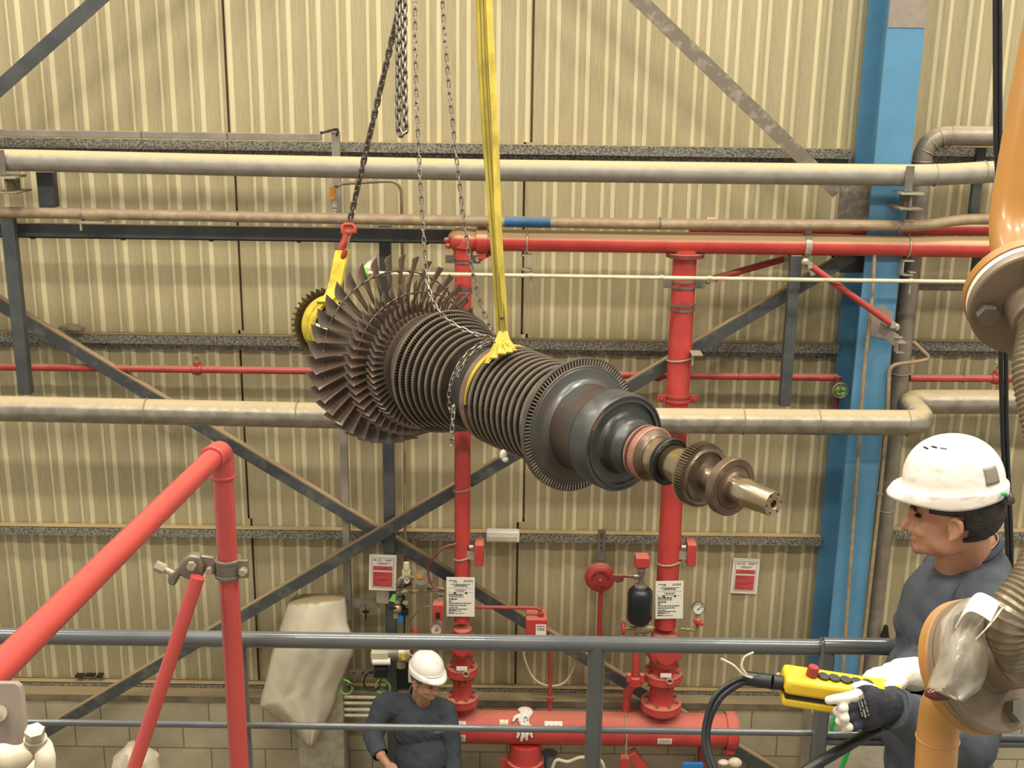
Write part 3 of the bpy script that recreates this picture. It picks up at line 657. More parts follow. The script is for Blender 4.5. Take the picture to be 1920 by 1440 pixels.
part('tarnished_step', MB().lathe([(.855,.07),(.858,.1),(.868,.092),(.874,.084),(.885,.078),(.89,.06)], RP, RD, 72), M_brownst, ROT)
mb = MB()
for k in range(40):
    a = 2*pi*k/40; mb.sph(ra(.846)+(RU*cos(a)+RW*sin(a))*.1042, .0018, 6, 4)
part('ring_pips', mb, M_brownst, ROT)
part('front_journal', MB().lathe([(.88,.05),(.882,.0755),(.897,.0745),(.915,.0735),(.925,.0765),(.94,.0765),(.942,.0655),(.965,.0645),(.97,.066),(1.1,.064),(1.101,.05)], RP, RD, 72), M_journal, ROT, 'polished bright journal')
part('black_ring', MB().ring([(.938,.068),(.938,.086),(.944,.089),(.956,.089),(.96,.086),(.956,.08),(.956,.068)], RP, RD, 72), M_black, ROT, 'black rubber ring')
def toothed(s0, s1, rr, rt, n, hub):
    mb = MB().band(RP,RD,s0,s1,hub,rr,n*2)
    for k in range(n):
        a = 2*pi*k/n; rho = RU*cos(a)+RW*sin(a); tau = RD.cross(rho); w = pi*rr/n*.95; wt = w*.55
        p = [ra(s)+rho*r+tau*q for r,ww in ((rr-.001,w),(rt,wt)) for q in (-ww/2,ww/2) for s in (s0,s1)]
        mb.hexa(p)
    return mb
part('front_gear', toothed(1.092,1.135,.106,.1175,66,.03), M_gear, ROT, 'bronze tinted toothed wheel')
part('gear_dish', MB().lathe([(1.1,.02),(1.134,.098),(1.137,.094),(1.145,.0925),(1.145,.088),(1.139,.085),(1.136,.07),(1.138,.052),(1.142,.046),(1.15,.0434),(1.246,.0434),(1.247,.02)], RP, RD, 64), M_gear, ROT)
part('front_coupling_disc', MB().lathe([(1.243,.02),(1.244,.098),(1.248,.103),(1.275,.1032),(1.279,.1),(1.279,.078),(1.2765,.077),(1.2765,.0755),(1.279,.0745),(1.28,.06),(1.284,.055),(1.29,.052)], RP, RD, 72), M_brownst, ROT, 'brown thrust collar disc')
part('shaft_end', MB().lathe([(1.28,.054),(1.288,.0515),(1.3,.05),(1.33,.049),(1.4,.0465),(1.405,.0445),(1.46,.0437),(1.464,.042),(1.464,.02),(1.462,.018),(1.462,.013),(1.44,.012)], RP, RD, 64), M_journal, ROT, 'bright stub shaft with bolted end face')
mb = bolts(MB(), ra(1.4635), RD, .034, 6, .0045, .001)
part('end_holes', mb, M_inkb, ROT)
p = ra(1.335)+(-cr*.75-cu*.45-cf*.5).normalized()*.0465
part('key_slot', MB().torus(p, (p-ra(1.335)), .009, .003, 16, 6).sph(p,(.007,.007,.007),8,6), M_brownst, ROT)
mb = MB()
for i in range(14):
    a = i*.035; rho = (cu*.8-cr*.45-cf*.5); 
part('rear_gear', toothed(-1.995,-1.954,.172,.192,36,.05), M_oilring, ROT, 'dark oily toothed wheel at the far end')
part('rear_gear_ring', MB().lathe([(-1.956,.05),(-1.955,.15),(-1.945,.15),(-1.94,.144),(-1.93,.143),(-1.929,.1)], RP, RD, 56), M_gear, ROT)
# ================================================================== chains
def link_mesh(name, L, W, r, n=8, m=6):
    path = []; h = L/2-W/2; R = W/2-r
    for k in range(n+1): a = -pi/2+pi*k/n; path.append((R*sin(a)*0+R*cos(a+0)*0, 0, 0))
    path = [V((R*cos(a),0,h+R*sin(a))) for a in [pi*k/n for k in range(n+1)]]+[V((R*cos(a),0,-h+R*sin(a))) for a in [pi+pi*k/n for k in range(n+1)]]
    return mesh(name, MB().tube(path, r, m, closed=True), 60)
def resample(pts, step):
    out = [V(pts[0])]; rem = step; 
    for a,b in zip(pts,pts[1:]):
        a,b = V(a),V(b); d = (b-a).length; t = rem
        while t <= d: out.append(a+(b-a)*(t/d)); t += step
        rem = t-d
    return out
def chain(label, paths, pitch, W, r, m, group=None, face=None, tw=0):
    me = link_mesh('chain_link', pitch+2*r*1.9, W, r); me.materials.append(m)
    root = T('chain', label, 'chain', paths[0][0], group)
    for path in paths:
        P = resample(path, pitch)
        for i in range(len(P)-1):
            a,b = P[i],P[i+1]; t = (b-a).normalized(); f = face or cf; u = (f - t*f.dot(t)).normalized(); w = t.cross(u)
            an = pi/2*(i%2)+tw+.25*sin(i*.7); x = u*cos(an)+w*sin(an)
            R = Matrix((x, t.cross(x), t)).transposed()
            inst('chain_link', me, m, root, Matrix.Translation((a+b)/2) @ R.to_4x4())
    return root
hk = dp(652,428,6.36)
tp = dp(750,8,5.75)
chain('taut heavy chain slanting from the top down to the orange hook', [[dp(770,-420,5.45),dp(757,-130,5.6), dp(748,18,5.75), dp(655,418,6.36)]], .0335, .036, .0074, M_chain, 'hoist chains', tw=.78)
chain('slack loop of heavy chain hanging straight down beside the taut heavy chain', [smooth([dp(745,-400,5.72),dp(746,-60,5.72),dp(747,120,5.72),dp(747,225,5.72),dp(749,247,5.72),dp(755,255,5.72),dp(760,246,5.72),dp(760,225,5.72),dp(758,120,5.72),dp(758,-60,5.72),dp(757,-400,5.72)],10)], .0335, .036, .0074, M_chain, 'hoist chains', tw=.78)
chain('thin bright chain left of the yellow sling draped over the drum stages', [smooth([dp(772,-400,4.86),dp(777,-60,4.86),dp(780,150,4.86),dp(787,320,4.86),dp(797,480,4.86),dp(805,545,4.84),dp(824,585,4.83),dp(855,610,4.8),dp(893,627,4.79),dp(920,633,4.83),dp(931,650,4.85)],8)], .0285, .019, .0034, M_chain2, 'thin chains')
chain('thin bright chain nearest the yellow sling ending at the rotor waist', [smooth([dp(802,-400,5.0),dp(825,-60,5.0),dp(838,120,5.0),dp(853,270,5.0),dp(868,400,5.0),dp(884,500,5.0),dp(903,575,5.0),dp(932,638,4.98)],8)], .0285, .019, .0034, M_chain2, 'thin chains')
def rw(s, r, ang): # point on the rotor circle, ang measured in picture sense (0 = right, 90 = up)
    a = radians(ang); 
    x = (cr-RD*cr.dot(RD)).normalized(); y = RD.cross(x)
    if y.dot(cu) < 0: y = -y
    return ra(s)+(x*cos(a)+y*sin(a))*r
P = [rw(-.215,.235,a) for a in range(75,196,8)]
chain('doubled bright chain wrapped round the rotor waist with a hanging tail', [smooth(P,3)+[dp(851,760,4.72),dp(848,800,4.72),dp(847,838,4.72)], smooth([p+RD*.03 for p in P[1:11]],3)], .0265, .021, .0038, M_chain2, 'thin chains', tw=.5)
# ================================================================== hook, slings
r = T('lifting_hook','orange red lifting hook at the lower end of the taut heavy chain','hook', hk)
part('clevis', MB().tube([dp(644,438,6.36),dp(642,424,6.36),dp(648,421,6.36),dp(660,421,6.36),dp(666,426,6.36),dp(664,437,6.36)],.014,10).cyl(dp(640,433,6.36),dp(668,433,6.36),.012,n=10).sph(dp(653,436,6.36),(.03,.03,.024),12,8), M_hook, r)
part('hook_body', MB().tube(smooth([dp(651,436,6.36),dp(648,450,6.36),dp(640,465,6.36),dp(635,478,6.36),dp(639,486,6.35),dp(645,478,6.33),dp(648,468,6.32)],5), [.026-.0004*i for i in range(31)], 12), M_hook, r)
part('latch', MB().tube([dp(658,440,6.34),dp(655,446,6.34),dp(650,468,6.33)],.004,6), M_zinc, r)
SX = (cr+cf*.2).normalized()
def strapset(name, label, straps, m, wrap=None):
    root = T(name, label, 'sling', V(straps[0][0][-1]))
    for pts,hw,t in straps: part('strap', MB().strip(smooth(pts,6), [SX*h for h in hw for _ in range(6)][:len(smooth(pts,6))] if isinstance(hw,list) else SX*hw, t), m, root)
    return root
sl = strapset('yellow_sling','long yellow webbing sling hanging down to the rotor waist', [
  ([dp(884,-420,4.9),dp(902,-60,4.93),dp(908,120,4.93),dp(917,280,4.93),dp(928,440,4.93),dp(937,560,4.95),dp(942,640,4.97)], .0225, .01),
  ([dp(894,-420,4.87),dp(914,-60,4.9),dp(922,120,4.9),dp(929,260,4.9),dp(934,420,4.9),dp(943,560,4.93),dp(946,640,4.95)], .0145, .012),
  ([dp(878,-420,4.94),dp(895,-60,4.97),dp(901,120,4.97),dp(911,280,4.97),dp(924,440,4.97),dp(934,560,4.98),dp(940,640,4.98)], .012, .01)], M_sling)
wr = MB()
w = []
for a in range(72,184,6): w.append(rw(-.097,.226,a))
part('wrap', MB().strip(w,[RD*max(.004,.021-.001*i) for i in range(len(w))],.008), M_sling, sl)
kn = MB()
for q,wd in (((912,682,4.80),.011),((926,672,4.78),.016),((941,664,4.775),.018),((955,661,4.79),.015),((965,658,4.82),.010)):
    kn.strip(smooth([dp(943,622,4.935),dp(944*.75+q[0]*.25,638,4.9),dp(944*.35+q[0]*.65,638*.35+q[1]*.65-3,4.83),dp(*q)],5),[SX*(.02*(1-k/15)+wd*k/15) for k in range(16)],.008)
part('gathered_knot', kn, M_sling, sl, ang=60)
for k_,(dx,dd) in enumerate(((-.0115,-.004),(.004,-.012),(.0145,-.004))):
    part('soiled_edge', MB().strip(smooth([dp(x+dx*430,y,d_+dd) for x,y,d_ in ((884,-420,4.885),(902,-60,4.915),(909,120,4.915),(918,280,4.915),(929,440,4.915),(937,560,4.93),(943,640,4.94))],6),SX*.0016,.002), M_slingd, sl)
part('stain', MB().sph(dp(941,596,4.925),(.009,.004,.009),8,6), M_brownst, sl)
s2 = strapset('yellow_sling','short bright yellow sling from the orange hook round the far end of the rotor', [
  ([dp(640,470,6.34),dp(634,500,6.33),dp(628,530,6.33),dp(619,556,6.3),dp(606,568,6.26)], .034, .02),
  ([dp(646,468,6.36),dp(641,500,6.36),dp(634,530,6.36),dp(625,556,6.36),dp(628,575,6.3),dp(652,585,6.3)], .025, .02)], M_sling2)
w = [rw(-1.88,.158,a) for a in range(60,255,9)]
w2 = [rw(-1.825,.15,a) for a in range(60,255,9)]
part('wrap', MB().strip(w,RD*.035,.016), M_sling2, s2); part('wrap', MB().strip(w2,RD*.028,.016), M_sling2, s2)
solo('paper_tag','small white paper tag on the yellow sling among the longest blades','tag', MB().strip([dp(592,610,5.95),dp(614,618,5.93)],cu*.012,.002), M_white)
solo('plastic_tag','crumpled clear white tag hanging under the drum stages','tag', MB().sph(dp(944,853,4.75),(.016,.012,.024),10,8).sph(dp(948,862,4.75),(.014,.01,.012),8,6), M_wht2)
# ================================================================== signs and notices
def quad(mb, o, u, v, x0, x1, y0, y1, d):      # thin raised rectangle on a sheet
    w = V(u).cross(V(v))
    p = [o+u*x+v*y+w*(d*k) for k in (.2,1) for y in (y0,y1) for x in (x0,x1)]
    return mb.hexa([p[0],p[4],p[2],p[6],p[1],p[5],p[3],p[7]])
def lines(mb, o, u, v, rows, d, seed=1):        # rows: (x0,x1,y,height) small unreadable print
    rnd = random.Random(seed)
    for x0,x1,y,h in rows:
        x = x0
        while x < x1-.002:
            l = min(rnd.uniform(.008,.022), x1-x); quad(mb,o,u,v,x,x+l,y-h/2,y+h/2,d); x += l+.0035
    return mb
def notice_red(x0,y0,x1,y1,Y,label,tilt=0):
    a,b = at(x0,(y0+y1)/2,Y), at(x1,(y0+y1)/2,Y); t,d_ = at((x0+x1)/2,y0,Y), at((x0+x1)/2,y1,Y)
    W,H = b.x-a.x, t.z-d_.z; c = V(((a.x+b.x)/2,Y,(t.z+d_.z)/2))
    u = V((cos(tilt),0,sin(tilt))); v = V((-sin(tilt),0,cos(tilt)))
    r = T('safety_notice', label, 'notice', c)
    mb = MB(); mb.prism([(-W/2,-H/2),(W/2,-H/2),(W/2,H/2),(-W/2,H/2)], c, u, v, Y_*.003); part('sheet', mb, M_white, r)
    mb = MB(); k = W*.72/2
    quad(mb,c,u,v,-k,k,.06*H,.18*H,.001); quad(mb,c,u,v,-k,k,-.4*H,.02*H,.001); part('red_panel', mb, M_redpr, r)
    mb = MB()
    for q in ((-W*.4,W*.4,.405*H),(-W*.4,W*.4,-.43*H)): quad(mb,c,u,v,q[0],q[1],q[2]-.001,q[2]+.001,.001)
    for x in (-W*.4,W*.4): quad(mb,c,u,v,x-.001,x+.001,-.43*H,.405*H,.001)
    lines(mb,c,u,v,[(.1*W,.34*W,.36*H,.004),(.1*W,.3*W,.335*H,.004),(-.22*W,.24*W,.265*H,.004),(-.16*W,.16*W,.235*H,.004),(-.34*W,-.2*W,.345*H,.007)],.001,3)
    part('printed_text', mb, M_ink, r)
    mb = MB().torus(c+u*(-.1*W)+v*(.345*H)-Y_*.0012, Y_, .008,.0018,14,5); part('round_emblem', mb, M_redpr, r)
    mb = MB()
    lines(mb,c,u,v,[(-.2*W,.2*W,.12*H,.005)],.0016,6); part('heading_print', mb, M_redpr2, r); mb = MB()
    lines(mb,c,u,v,[(-.33*W,(-.33+l)*W,y*H,.005) for l,y in ((.35,-.02),(.45,-.06),(.2,-.1),(.62,-.19),(.45,-.23),(.2,-.28),(.3,-.33))],.0016,6)
    part('red_lettering', mb, M_redpr2, r)
notice_red(692,1040,743,1107,7.36,'white notice with red panels on the dark post left of the narrow riser',-.03)
notice_red(1372,1047,1422,1113,7.675,'white notice with red panels on the wall right of the wide riser',-.03)
def board(x0,y0,x1,y1,Y,tilt,label):
    a,b = at(x0,(y0+y1)/2,Y), at(x1,(y0+y1)/2,Y); t,d_ = at((x0+x1)/2,y0,Y), at((x0+x1)/2,y1,Y)
    W,H = b.x-a.x, t.z-d_.z; c = V(((a.x+b.x)/2,Y,(t.z+d_.z)/2)); u = V((cos(tilt),0,sin(tilt))); v = V((-sin(tilt),0,cos(tilt)))
    r = T('instruction_board', label, 'notice', c)
    part('sheet', MB().prism([(-W/2,-H/2),(W/2,-H/2),(W/2,H/2),(-W/2,H/2)], c, u, v, Y_*.006), M_white, r)
    mb = MB(); lines(mb,c,u,v,[(-.4*W,-.14*W,.42*H,.006),(-.24*W,-.12*W,.385*H,.006),(.12*W,.42*W,.43*H,.004),(.1*W,.44*W,.4*H,.004),(-.34*W,.34*W,.33*H,.005),(-.18*W,.2*W,.305*H,.005),(-.26*W,.26*W,.28*H,.005),(-.2*W,.2*W,.19*H,.005),(-.14*W,.14*W,.155*H,.005)]
       +[(-.41*W,(-.41+l)*W,y*H,h) for l,y,h in ((.5,.06,.011),(.52,.01,.006),(.3,-.05,.01),(.11,-.105,.008),(.78,-.155,.007),(.62,-.21,.007),(.3,-.265,.006),(.65,-.305,.007),(.25,-.345,.007),(.42,-.355,.004),(.17,-.405,.007),(.55,-.415,.004))],.001,int(x0))
    for x in (-.2*W,.2*W): mb.cyl(c+u*x+v*(.11*H)-Y_*.002,c+u*x+v*(.11*H),.0085,n=12)
    for y in (.235,.12): quad(mb,c,u,v,-.44*W,.44*W,y*H-.0006,y*H+.0006,.0008)
    part('printed_text', mb, M_ink, r)
board(837,1083,890,1156,7.138,0,'white instruction board with small print on the narrow left riser')
board(1229,1090,1281,1160,7.115,.035,'slightly tilted white instruction board on the wide right riser')
# emergency light
c = at(943,1004,7.57); r = T('emergency_light','white emergency light unit on the rail above the fire box','light', c)
part('housing', MB().box(c,(.235,.07,.085)), M_wht2, r, bevel=.012)
part('diffuser', MB().box(c+V((0,-.035,-.01)),(.2,.012,.04)), M_cream, r, bevel=.004)
# ================================================================== fire sprinkler stations
def pz(y,Y=YR): return at(1000,y,Y).z
def station(x, k, label, yn, dy):
    # k scale: 1 for the narrow, 1.28 for the wide one
    r = T('alarm_valve', label, 'valve', (x,YR,pz(1360))); rr = .054 if k == 1 else .0765
    zt, zb1, zf1, zf2 = pz(1165+dy), pz(1228+dy), pz(1251+dy), pz(1303+dy+4)
    body = MB().lathe([(zt-.05,rr),(zt-.06,rr*1.25),(zt-.075,rr*1.25),(zt-.09,rr*1.1),(zt-.12,.088*k),(zt-.17,.1*k),(zb1+.05,.1*k),(zb1+.0,.075*k),(zf1,.07*k)][::-1], (x,YR,0), Z_, 32)
    b = part('valve_body', body, M_redD, r)
    zc = (zt+zb1)/2-.035
    part('front_cover', MB().lathe([(0,.085*k),(.02,.085*k),(.022,.07*k),(.04,.05*k)],(x,YR-.085*k,zc),-Y_,8), M_redD, b, bevel=.003)
    for sx in (-1,1):
        for sz in (-1,1): part('bolt', MB().cyl((x+sx*.058*k,YR-.1*k,zc+sz*.055),(x+sx*.058*k,YR-.125*k,zc+sz*.055),.012,n=6), M_brownst, b)
    part('name_plate', MB().box((x+.003,YR-.092*k-.02,zf1+.045),(.075,.004,.03)), M_white, b, 'white name plate')
    def flange(z, rad, up):
        f = part('flange', MB().lathe([(z-.022,rad*.6),(z-.022,rad),(z+.004,rad),(z+.006,rad*.97),(z+.006,rad*.6)],(x,YR,0),Z_,36), M_redD, r)
        for i in range(8):
            a = pi/8+i*pi/4; p = V((x+rad*.78*cos(a),YR+rad*.78*sin(a),z+.006)); part('bolt', MB().cyl(p,p+Z_*.014,.012,n=6).cyl(p-Z_*.07,p,.006,n=8), M_zinc, f)
    flange(zf1,.108*k,1); flange(zf1-.03,.108*k,-1)
    part('spool', MB().lathe([(zf2,.075*k),(zf2+.03,.066*k),((zf1+zf2)/2,.066*k),((zf1+zf2)/2+.02,.075*k),(zf1-.05,.075*k)],(x,YR,0),Z_,30), M_red, r)
    flange(zf2,.112*k,1); flange(zf2-.03,.112*k,-1)
    part('neck', MB().cyl((x,YR,pz(1358)),(x,YR,zf2-.03),.055*k,n=28), M_red, r)
    part('lifting_lug', MB().torus((x+.03,YR-.11*k,zf1+.002),Y_,.02,.006,14,6), M_zincL, r)
    return r
station(xl,1,'red alarm valve with two flanges under the narrow riser behind the far worker',0,0)
station(xr,1.28,'red alarm valve with two flanges under the wide riser',0,4)
# manifold
zm = pz(1364); x0,x1 = at(815,1364,YR).x, at(1368,1364,YR).x
r = T('sprinkler_manifold','thick horizontal red manifold pipe low along the wall','pipe', ((x0+x1)/2,YR,zm-.12))
part('manifold_pipe', MB().cyl((x0,YR,zm),(x1,YR,zm),.117,n=40), M_redD, r)
part('end_coupling', MB().band((x1,YR,zm),X_,-.03,.035,.1,.132,36).cyl((x1,YR,zm),(x1+.05,YR,zm),.115,n=32).box((x1,YR-.05,zm-.125),(.06,.05,.05)), M_redD, r)
for x,k in ((xl,1),(xr,1.28)): part('saddle_ring', MB().torus((x,YR,zm+.105),Z_,.058*k,.008,28,6), M_red, r)
xs = at(1172,1364,YR).x
part('strap_rod', MB().tube([(xs,YR-.122*cos(a),zm+.122*sin(a)) for a in [pi*i/14 for i in range(15)]]+[(xs,YR-.12,zm-.15)][:0],.006,8).cyl((xs,YR-.122,zm),(xs,YR-.122,zm-.17),.006,n=8), M_zincL, r)
def mlabel(xc,yc,w,ang,h,label,m=M_white,txt=None,name='label_plate'):
    x = at(xc,yc,YR).x; n = V((0,-cos(ang),sin(ang))); v = V((0,sin(ang),cos(ang))); c = V((x,YR,zm))+n*.118
    q = MB(); pts = 5
    R_ = .1185; vs = []
    for i in range(pts):
        a = ang+(i/(pts-1)-.5)*h/R_
        for s in (-.5,.5): vs += [V((x+s*w,YR-R_*cos(a),zm+R_*sin(a))), V((x+s*w,YR-(R_+.0015)*cos(a),zm+(R_+.0015)*sin(a)))]
    fs = []
    for i in range(pts-1):
        k = i*4; fs += [(k,k+2,k+6,k+4),(k+1,k+5,k+7,k+3),(k,k+4,k+5,k+1),(k+2,k+3,k+7,k+6)]
    k = (pts-1)*4; fs += [(0,1,3,2),(k,k+2,k+3,k+1)]
    o = part(name, q.add(vs,fs), m, r, label)
    if txt:
        mb = MB(); 
        if txt == 'EG':
            b = c+n*.002-v*.012; text_mb(mb,'E',b-X_*.03,X_,v,.03); text_mb(mb,'G',b+X_*.032,X_,v,.03); lines(mb,c+n*.001,X_,v,[(-.045,.045,-.024,.003)],.001,3); part('lettering', mb, M_ink, o)
            part('warning_triangle', MB().prism([(-.013,-.012),(.013,-.012),(0,.013)],c+n*.0015,X_,v,n*.0012), M_orangeh, o)
        else: lines(mb,c+n*.001,X_,v,[(-w*.4,w*.4,h*.3-.012*i,.004) for i in range(int(h/.016))],.001,9); part('printed_text', mb, M_ink, o)
mlabel(1037,1349,.125,radians(38),.065,'white label with letters E and G', txt='EG')
mlabel(861,1352,.1,radians(35),.06,'white printed label', txt='x'); mlabel(861,1378,.1,radians(-12),.06,'white printed label', txt='x')
mlabel(1242,1382,.1,radians(-12),.05,'white printed label', txt='x')
mlabel(945,1348,.06,radians(42),.06,'tarnished square plate', m=M_brass)
# pot below
xp = at(985,1400,YR).x
part('drop_pot', MB().lathe([(zm-.9,.12),(zm-.32,.12),(zm-.25,.115),(zm-.1,.115)],(xp,YR-.02,0),Z_,32), M_red, r, 'red vertical drop pot with clamped ring')
part('pot_coupling', MB().band((xp,YR-.02,zm-.27),Z_,-.035,.03,.11,.135,32).box((xp-.15,YR-.02,zm-.27),(.05,.05,.08)), M_redD, r)
# red support frame
xs = at(1172,1420,7.08).x
rr_ = T('support_frame','red steel channel frame under the manifold','frame', (xs,7.15,0))
part('upright', MB().box((xs,7.12,(zm-.16)/2),(.055,.09,zm-.16)).box((xs,7.075,zm-.24),(.07,.006,.16)), M_redD, rr_)
part('slanting_leg', MB().bar((xs+.05,7.14,zm-.15),(xs+.62,7.14,0.03),.06,.07,Y_), M_redD, rr_)
# grey pots and hose behind
q = at(1030,1412,7.3); solo('drain_cup','grey blue plastic drain cup beside the red drop pot','cup', MB().lathe([(0,.03),(.02,.05),(q.z-.02,.05),(q.z,.06),(q.z,.045)],(q.x,7.3,0),Z_,20), mat('grey_blue_plastic','#6d7b7d',.5))
solo('drain_hose','dusty white hose trailing along the floor behind the railing post','hose', MB().tube(smooth([at(1036,1440,7.1),at(1044,1425,7.1),at(1065,1428,7.1),at(1090,1420,7.1),at(1125,1425,7.1),at(1135,1450,7.1)],6),.012,8), M_dirtyw)
# glove lying on the manifold
def glove_lying():
    c = V((at(984,1340,YR).x,YR,zm)); r = T('work_glove','limp white work glove hanging over the red manifold','glove', c+V((0,-.08,.12)))
    def s(a, dx, R=.128): return c+V((dx,-R*cos(a),R*sin(a)))
    mb = MB()
    for k in range(8): a = radians(98-k*9); mb.sph(s(a,.0+.01*sin(k)),(.052-.002*k,.03,.022),12,8)
    part('palm', mb, M_glove, r)
    for dx,a0,a1,w in ((-.05,35,0,.013),(-.018,28,-12,.014),(.016,28,-8,.014),(.045,38,2,.013)):
        part('finger', MB().tube([s(radians(a0+(a1-a0)*t/4),dx+.006*sin(t*1.4+dx*40),.13) for t in range(5)],[w,w*1.05,w,w*.95,w*.6],10), M_glove, r)
    part('thumb', MB().tube([s(radians(70),-.04),s(radians(60),-.07,.135),s(radians(48),-.085,.135)],[.016,.014,.008],10), M_glove, r)
    mb = MB()
    for i in range(9): a = i/9*pi*1.4; mb.sph(s(radians(50+9*sin(a)),.012*cos(a)+.004,.156),(.004,.003,.004),6,4)
    part('blue_mark', mb, M_bluecap, r)
glove_lying()
# ================================================================== fittings round the stations
def gauge(x,y,Y,rad,label,m=M_zinc,ang=2.3):
    c = at(x,y,Y); r = T('pressure_gauge',label,'gauge',c); n = -Y_
    part('case', MB().lathe([(0,rad*.7),(.0,rad),(.03,rad),(.033,rad*.9),(.028,rad*.86)],c+Y_*.015,n,28), m, r)
    part('dial', MB().cyl(c-Y_*.012,c-Y_*.0135,rad*.88,n=28), M_glass, r)
    mb = MB()
    for i in range(9):
        a = radians(-40+i*32.5); d = V((-cos(a),0,sin(a))); mb.bar(c+d*rad*.62-Y_*.0145,c+d*rad*.8-Y_*.0145,.002,.001,Y_)
    mb.bar(c-V((cos(ang),0,sin(ang)))*rad*.25-Y_*.016,c+V((cos(ang),0,sin(ang)))*rad*.65-Y_*.016,.004,.001,Y_); mb.sph(c-Y_*.016,(.005,.002,.005),8,6)
    part('needle_and_marks', mb, M_inkb, r); return r
g = gauge(1309,1140,7.1,.044,'round white pressure gauge on a stem right of the wide riser',ang=.75)
part('stem', MB().cyl(at(1309,1152,7.1),at(1307,1192,7.1),.012).cyl(at(1309,1152,7.1),at(1309,1158,7.1),.016,n=6), M_brass, g)
part('red_cock', MB().sph(at(1309,1166,7.09),(.026,.02,.03),10,8).bar(at(1300,1162,7.07),at(1318,1172,7.07),.012,.02), M_redD, g)
part('side_pipe', MB().cyl(at(1306,1181,7.1),at(1276,1179,7.13),.01).cyl(at(1300,1181,7.09),at(1297,1181,7.09),.016,n=6).cyl(at(1290,1180,7.1),at(1287,1180,7.1),.016,n=6), M_brass, g)
g = gauge(818,1180,7.06,.041,'round gauge with a red centre below the small red switch',ang=1.2); 
part('red_dial_mark', MB().torus(at(819,1181,7.03),Y_,.012,.004,14,5).box(at(819,1181,7.03),(.004,.002,.02)), M_redpr, g)
def swbox(x0,y0,x1,y1,Y,dep,label,name='pressure_switch',m=M_redD):
    a,b = at(x0,(y0+y1)/2,Y), at(x1,(y0+y1)/2,Y); t,d_ = at((x0+x1)/2,y0,Y), at((x0+x1)/2,y1,Y)
    c = V(((a.x+b.x)/2,Y+dep/2,(t.z+d_.z)/2)); r = T(name,label,'switch box',c-V((0,0,(t.z-d_.z)/2)))
    part('housing', MB().box(c,(b.x-a.x,dep,t.z-d_.z)), m, r, bevel=.006); return r,c,(b.x-a.x),(t.z-d_.z)
for x0,x1,xr_,rad,lab in ((890,907,xl,.054,'red flow switch box clamped to the narrow riser above its board'),(1289,1306,xr,.0765,'red flow switch box clamped to the wide riser above its board')):
    r,c,W,H = swbox(x0,1022,x1,1062,7.13,.14,lab)
    part('clamp_block', MB().box(c+V((-.055,-.02,-.01)),(.06,.05,.06)).cyl(c+V((-.07,-.04,.05)),c+V((-.04,-.04,.05)),.014), M_zincL, r)
r,c,W,H = swbox(1192,1047,1218,1066,7.08,.1,'small red switch box on top of the black retard chamber')
r = T('retard_chamber','black bottle shaped chamber between the gong and the wide riser','chamber', at(1198,1168,7.1))
c = at(1198,1168,7.1); h = at(1198,1100,7.1).z-c.z
part('bottle', MB().lathe([(0,.05),(.012,.07),(.04,.085),(h-.05,.085),(h-.03,.08),(h-.005,.055),(h,.03)],c,Z_,32), M_blk2, r)
part('neck_collar', MB().lathe([(h-.01,.045),(h+.01,.045),(h+.02,.03)],c,Z_,24), M_zinc, r)
zt = at(1198,1066,7.1).z-c.z
part('top_fitting', MB().lathe([(h+.01,.018),(zt-.05,.018),(zt-.05,.024),(zt-.03,.024),(zt-.03,.017),(zt-.02,.017),(zt-.02,.026),(zt+.005,.026)],c,Z_,18).cyl(c+V((0,0,h+.075)),c+V((-.05,0,h+.075)),.02,n=12), M_zinc, r)
part('side_arm', MB().cyl(c+V((-.05,0,h+.075)),c+V((-.19,0,h+.08)),.011).prism([(0,0),(.08,.01),(.07,-.035),(.02,-.045)],c+V((-.19,-.01,h+.075)),X_,Z_,Y_*.015), M_brown_red, r)
# gong
c = at(1125,1083,7.55); r = T('sprinkler_gong','round red sprinkler alarm gong on a slotted strut','alarm', c)
R = .1085
part('gong_shell', MB().lathe([(-.02,R*.6),(-.02,R),(.0,R),(.02,R*.95),(.035,R*.8),(.04,R*.62),(.036,R*.58),(.036,R*.2)],c,-Y_,48), M_redD, r)
part('centre_nut', MB().cyl(c-Y_*.03,c-Y_*.05,.013,n=6).sph(c-Y_*.05,(.01,.006,.01),8,6), M_zincL, r)
mb = MB()
def arctext(s, rad, a0, a1, up):
    for i,ch in enumerate(s):
        a = radians(a0+(a1-a0)*i/(len(s)-1)); d = V((cos(a),0,sin(a)))
        v = d if up else -d; u = V((v.z,0,-v.x)); text_mb(mb, ch, c-Y_*.043+d*rad-v*.011, u, v, .028)
arctext('SPRINKLER',.058,172,8,True); arctext('ALARM',.058,238,302,False)
part('lettering', mb, M_inkb, r, 'black letters SPRINKLER ALARM')
a = at(1130,997,7.6); b = at(1125,1066,7.6)
part('slotted_strut', MB().box((c.x+.005,7.595,(a.z+b.z)/2),(.055,.012,a.z-b.z+.04)), M_zinc, r)
for i,y in enumerate((1001,1006,1018,1027)):
    q = at(1130,y,7.585); part('strut_bolt', MB().cyl(V((c.x+.005,7.59,q.z)),V((c.x+.005,7.578,q.z)),.011 if i<2 else .007,n=6), M_brownst if i<2 else M_inkb, r)
part('stem_pipe', MB().cyl(V((c.x+.01,7.57,c.z-.09)),V((c.x+.01,7.57,at(1127,1330,7.57).z)),.0175), M_red, r)
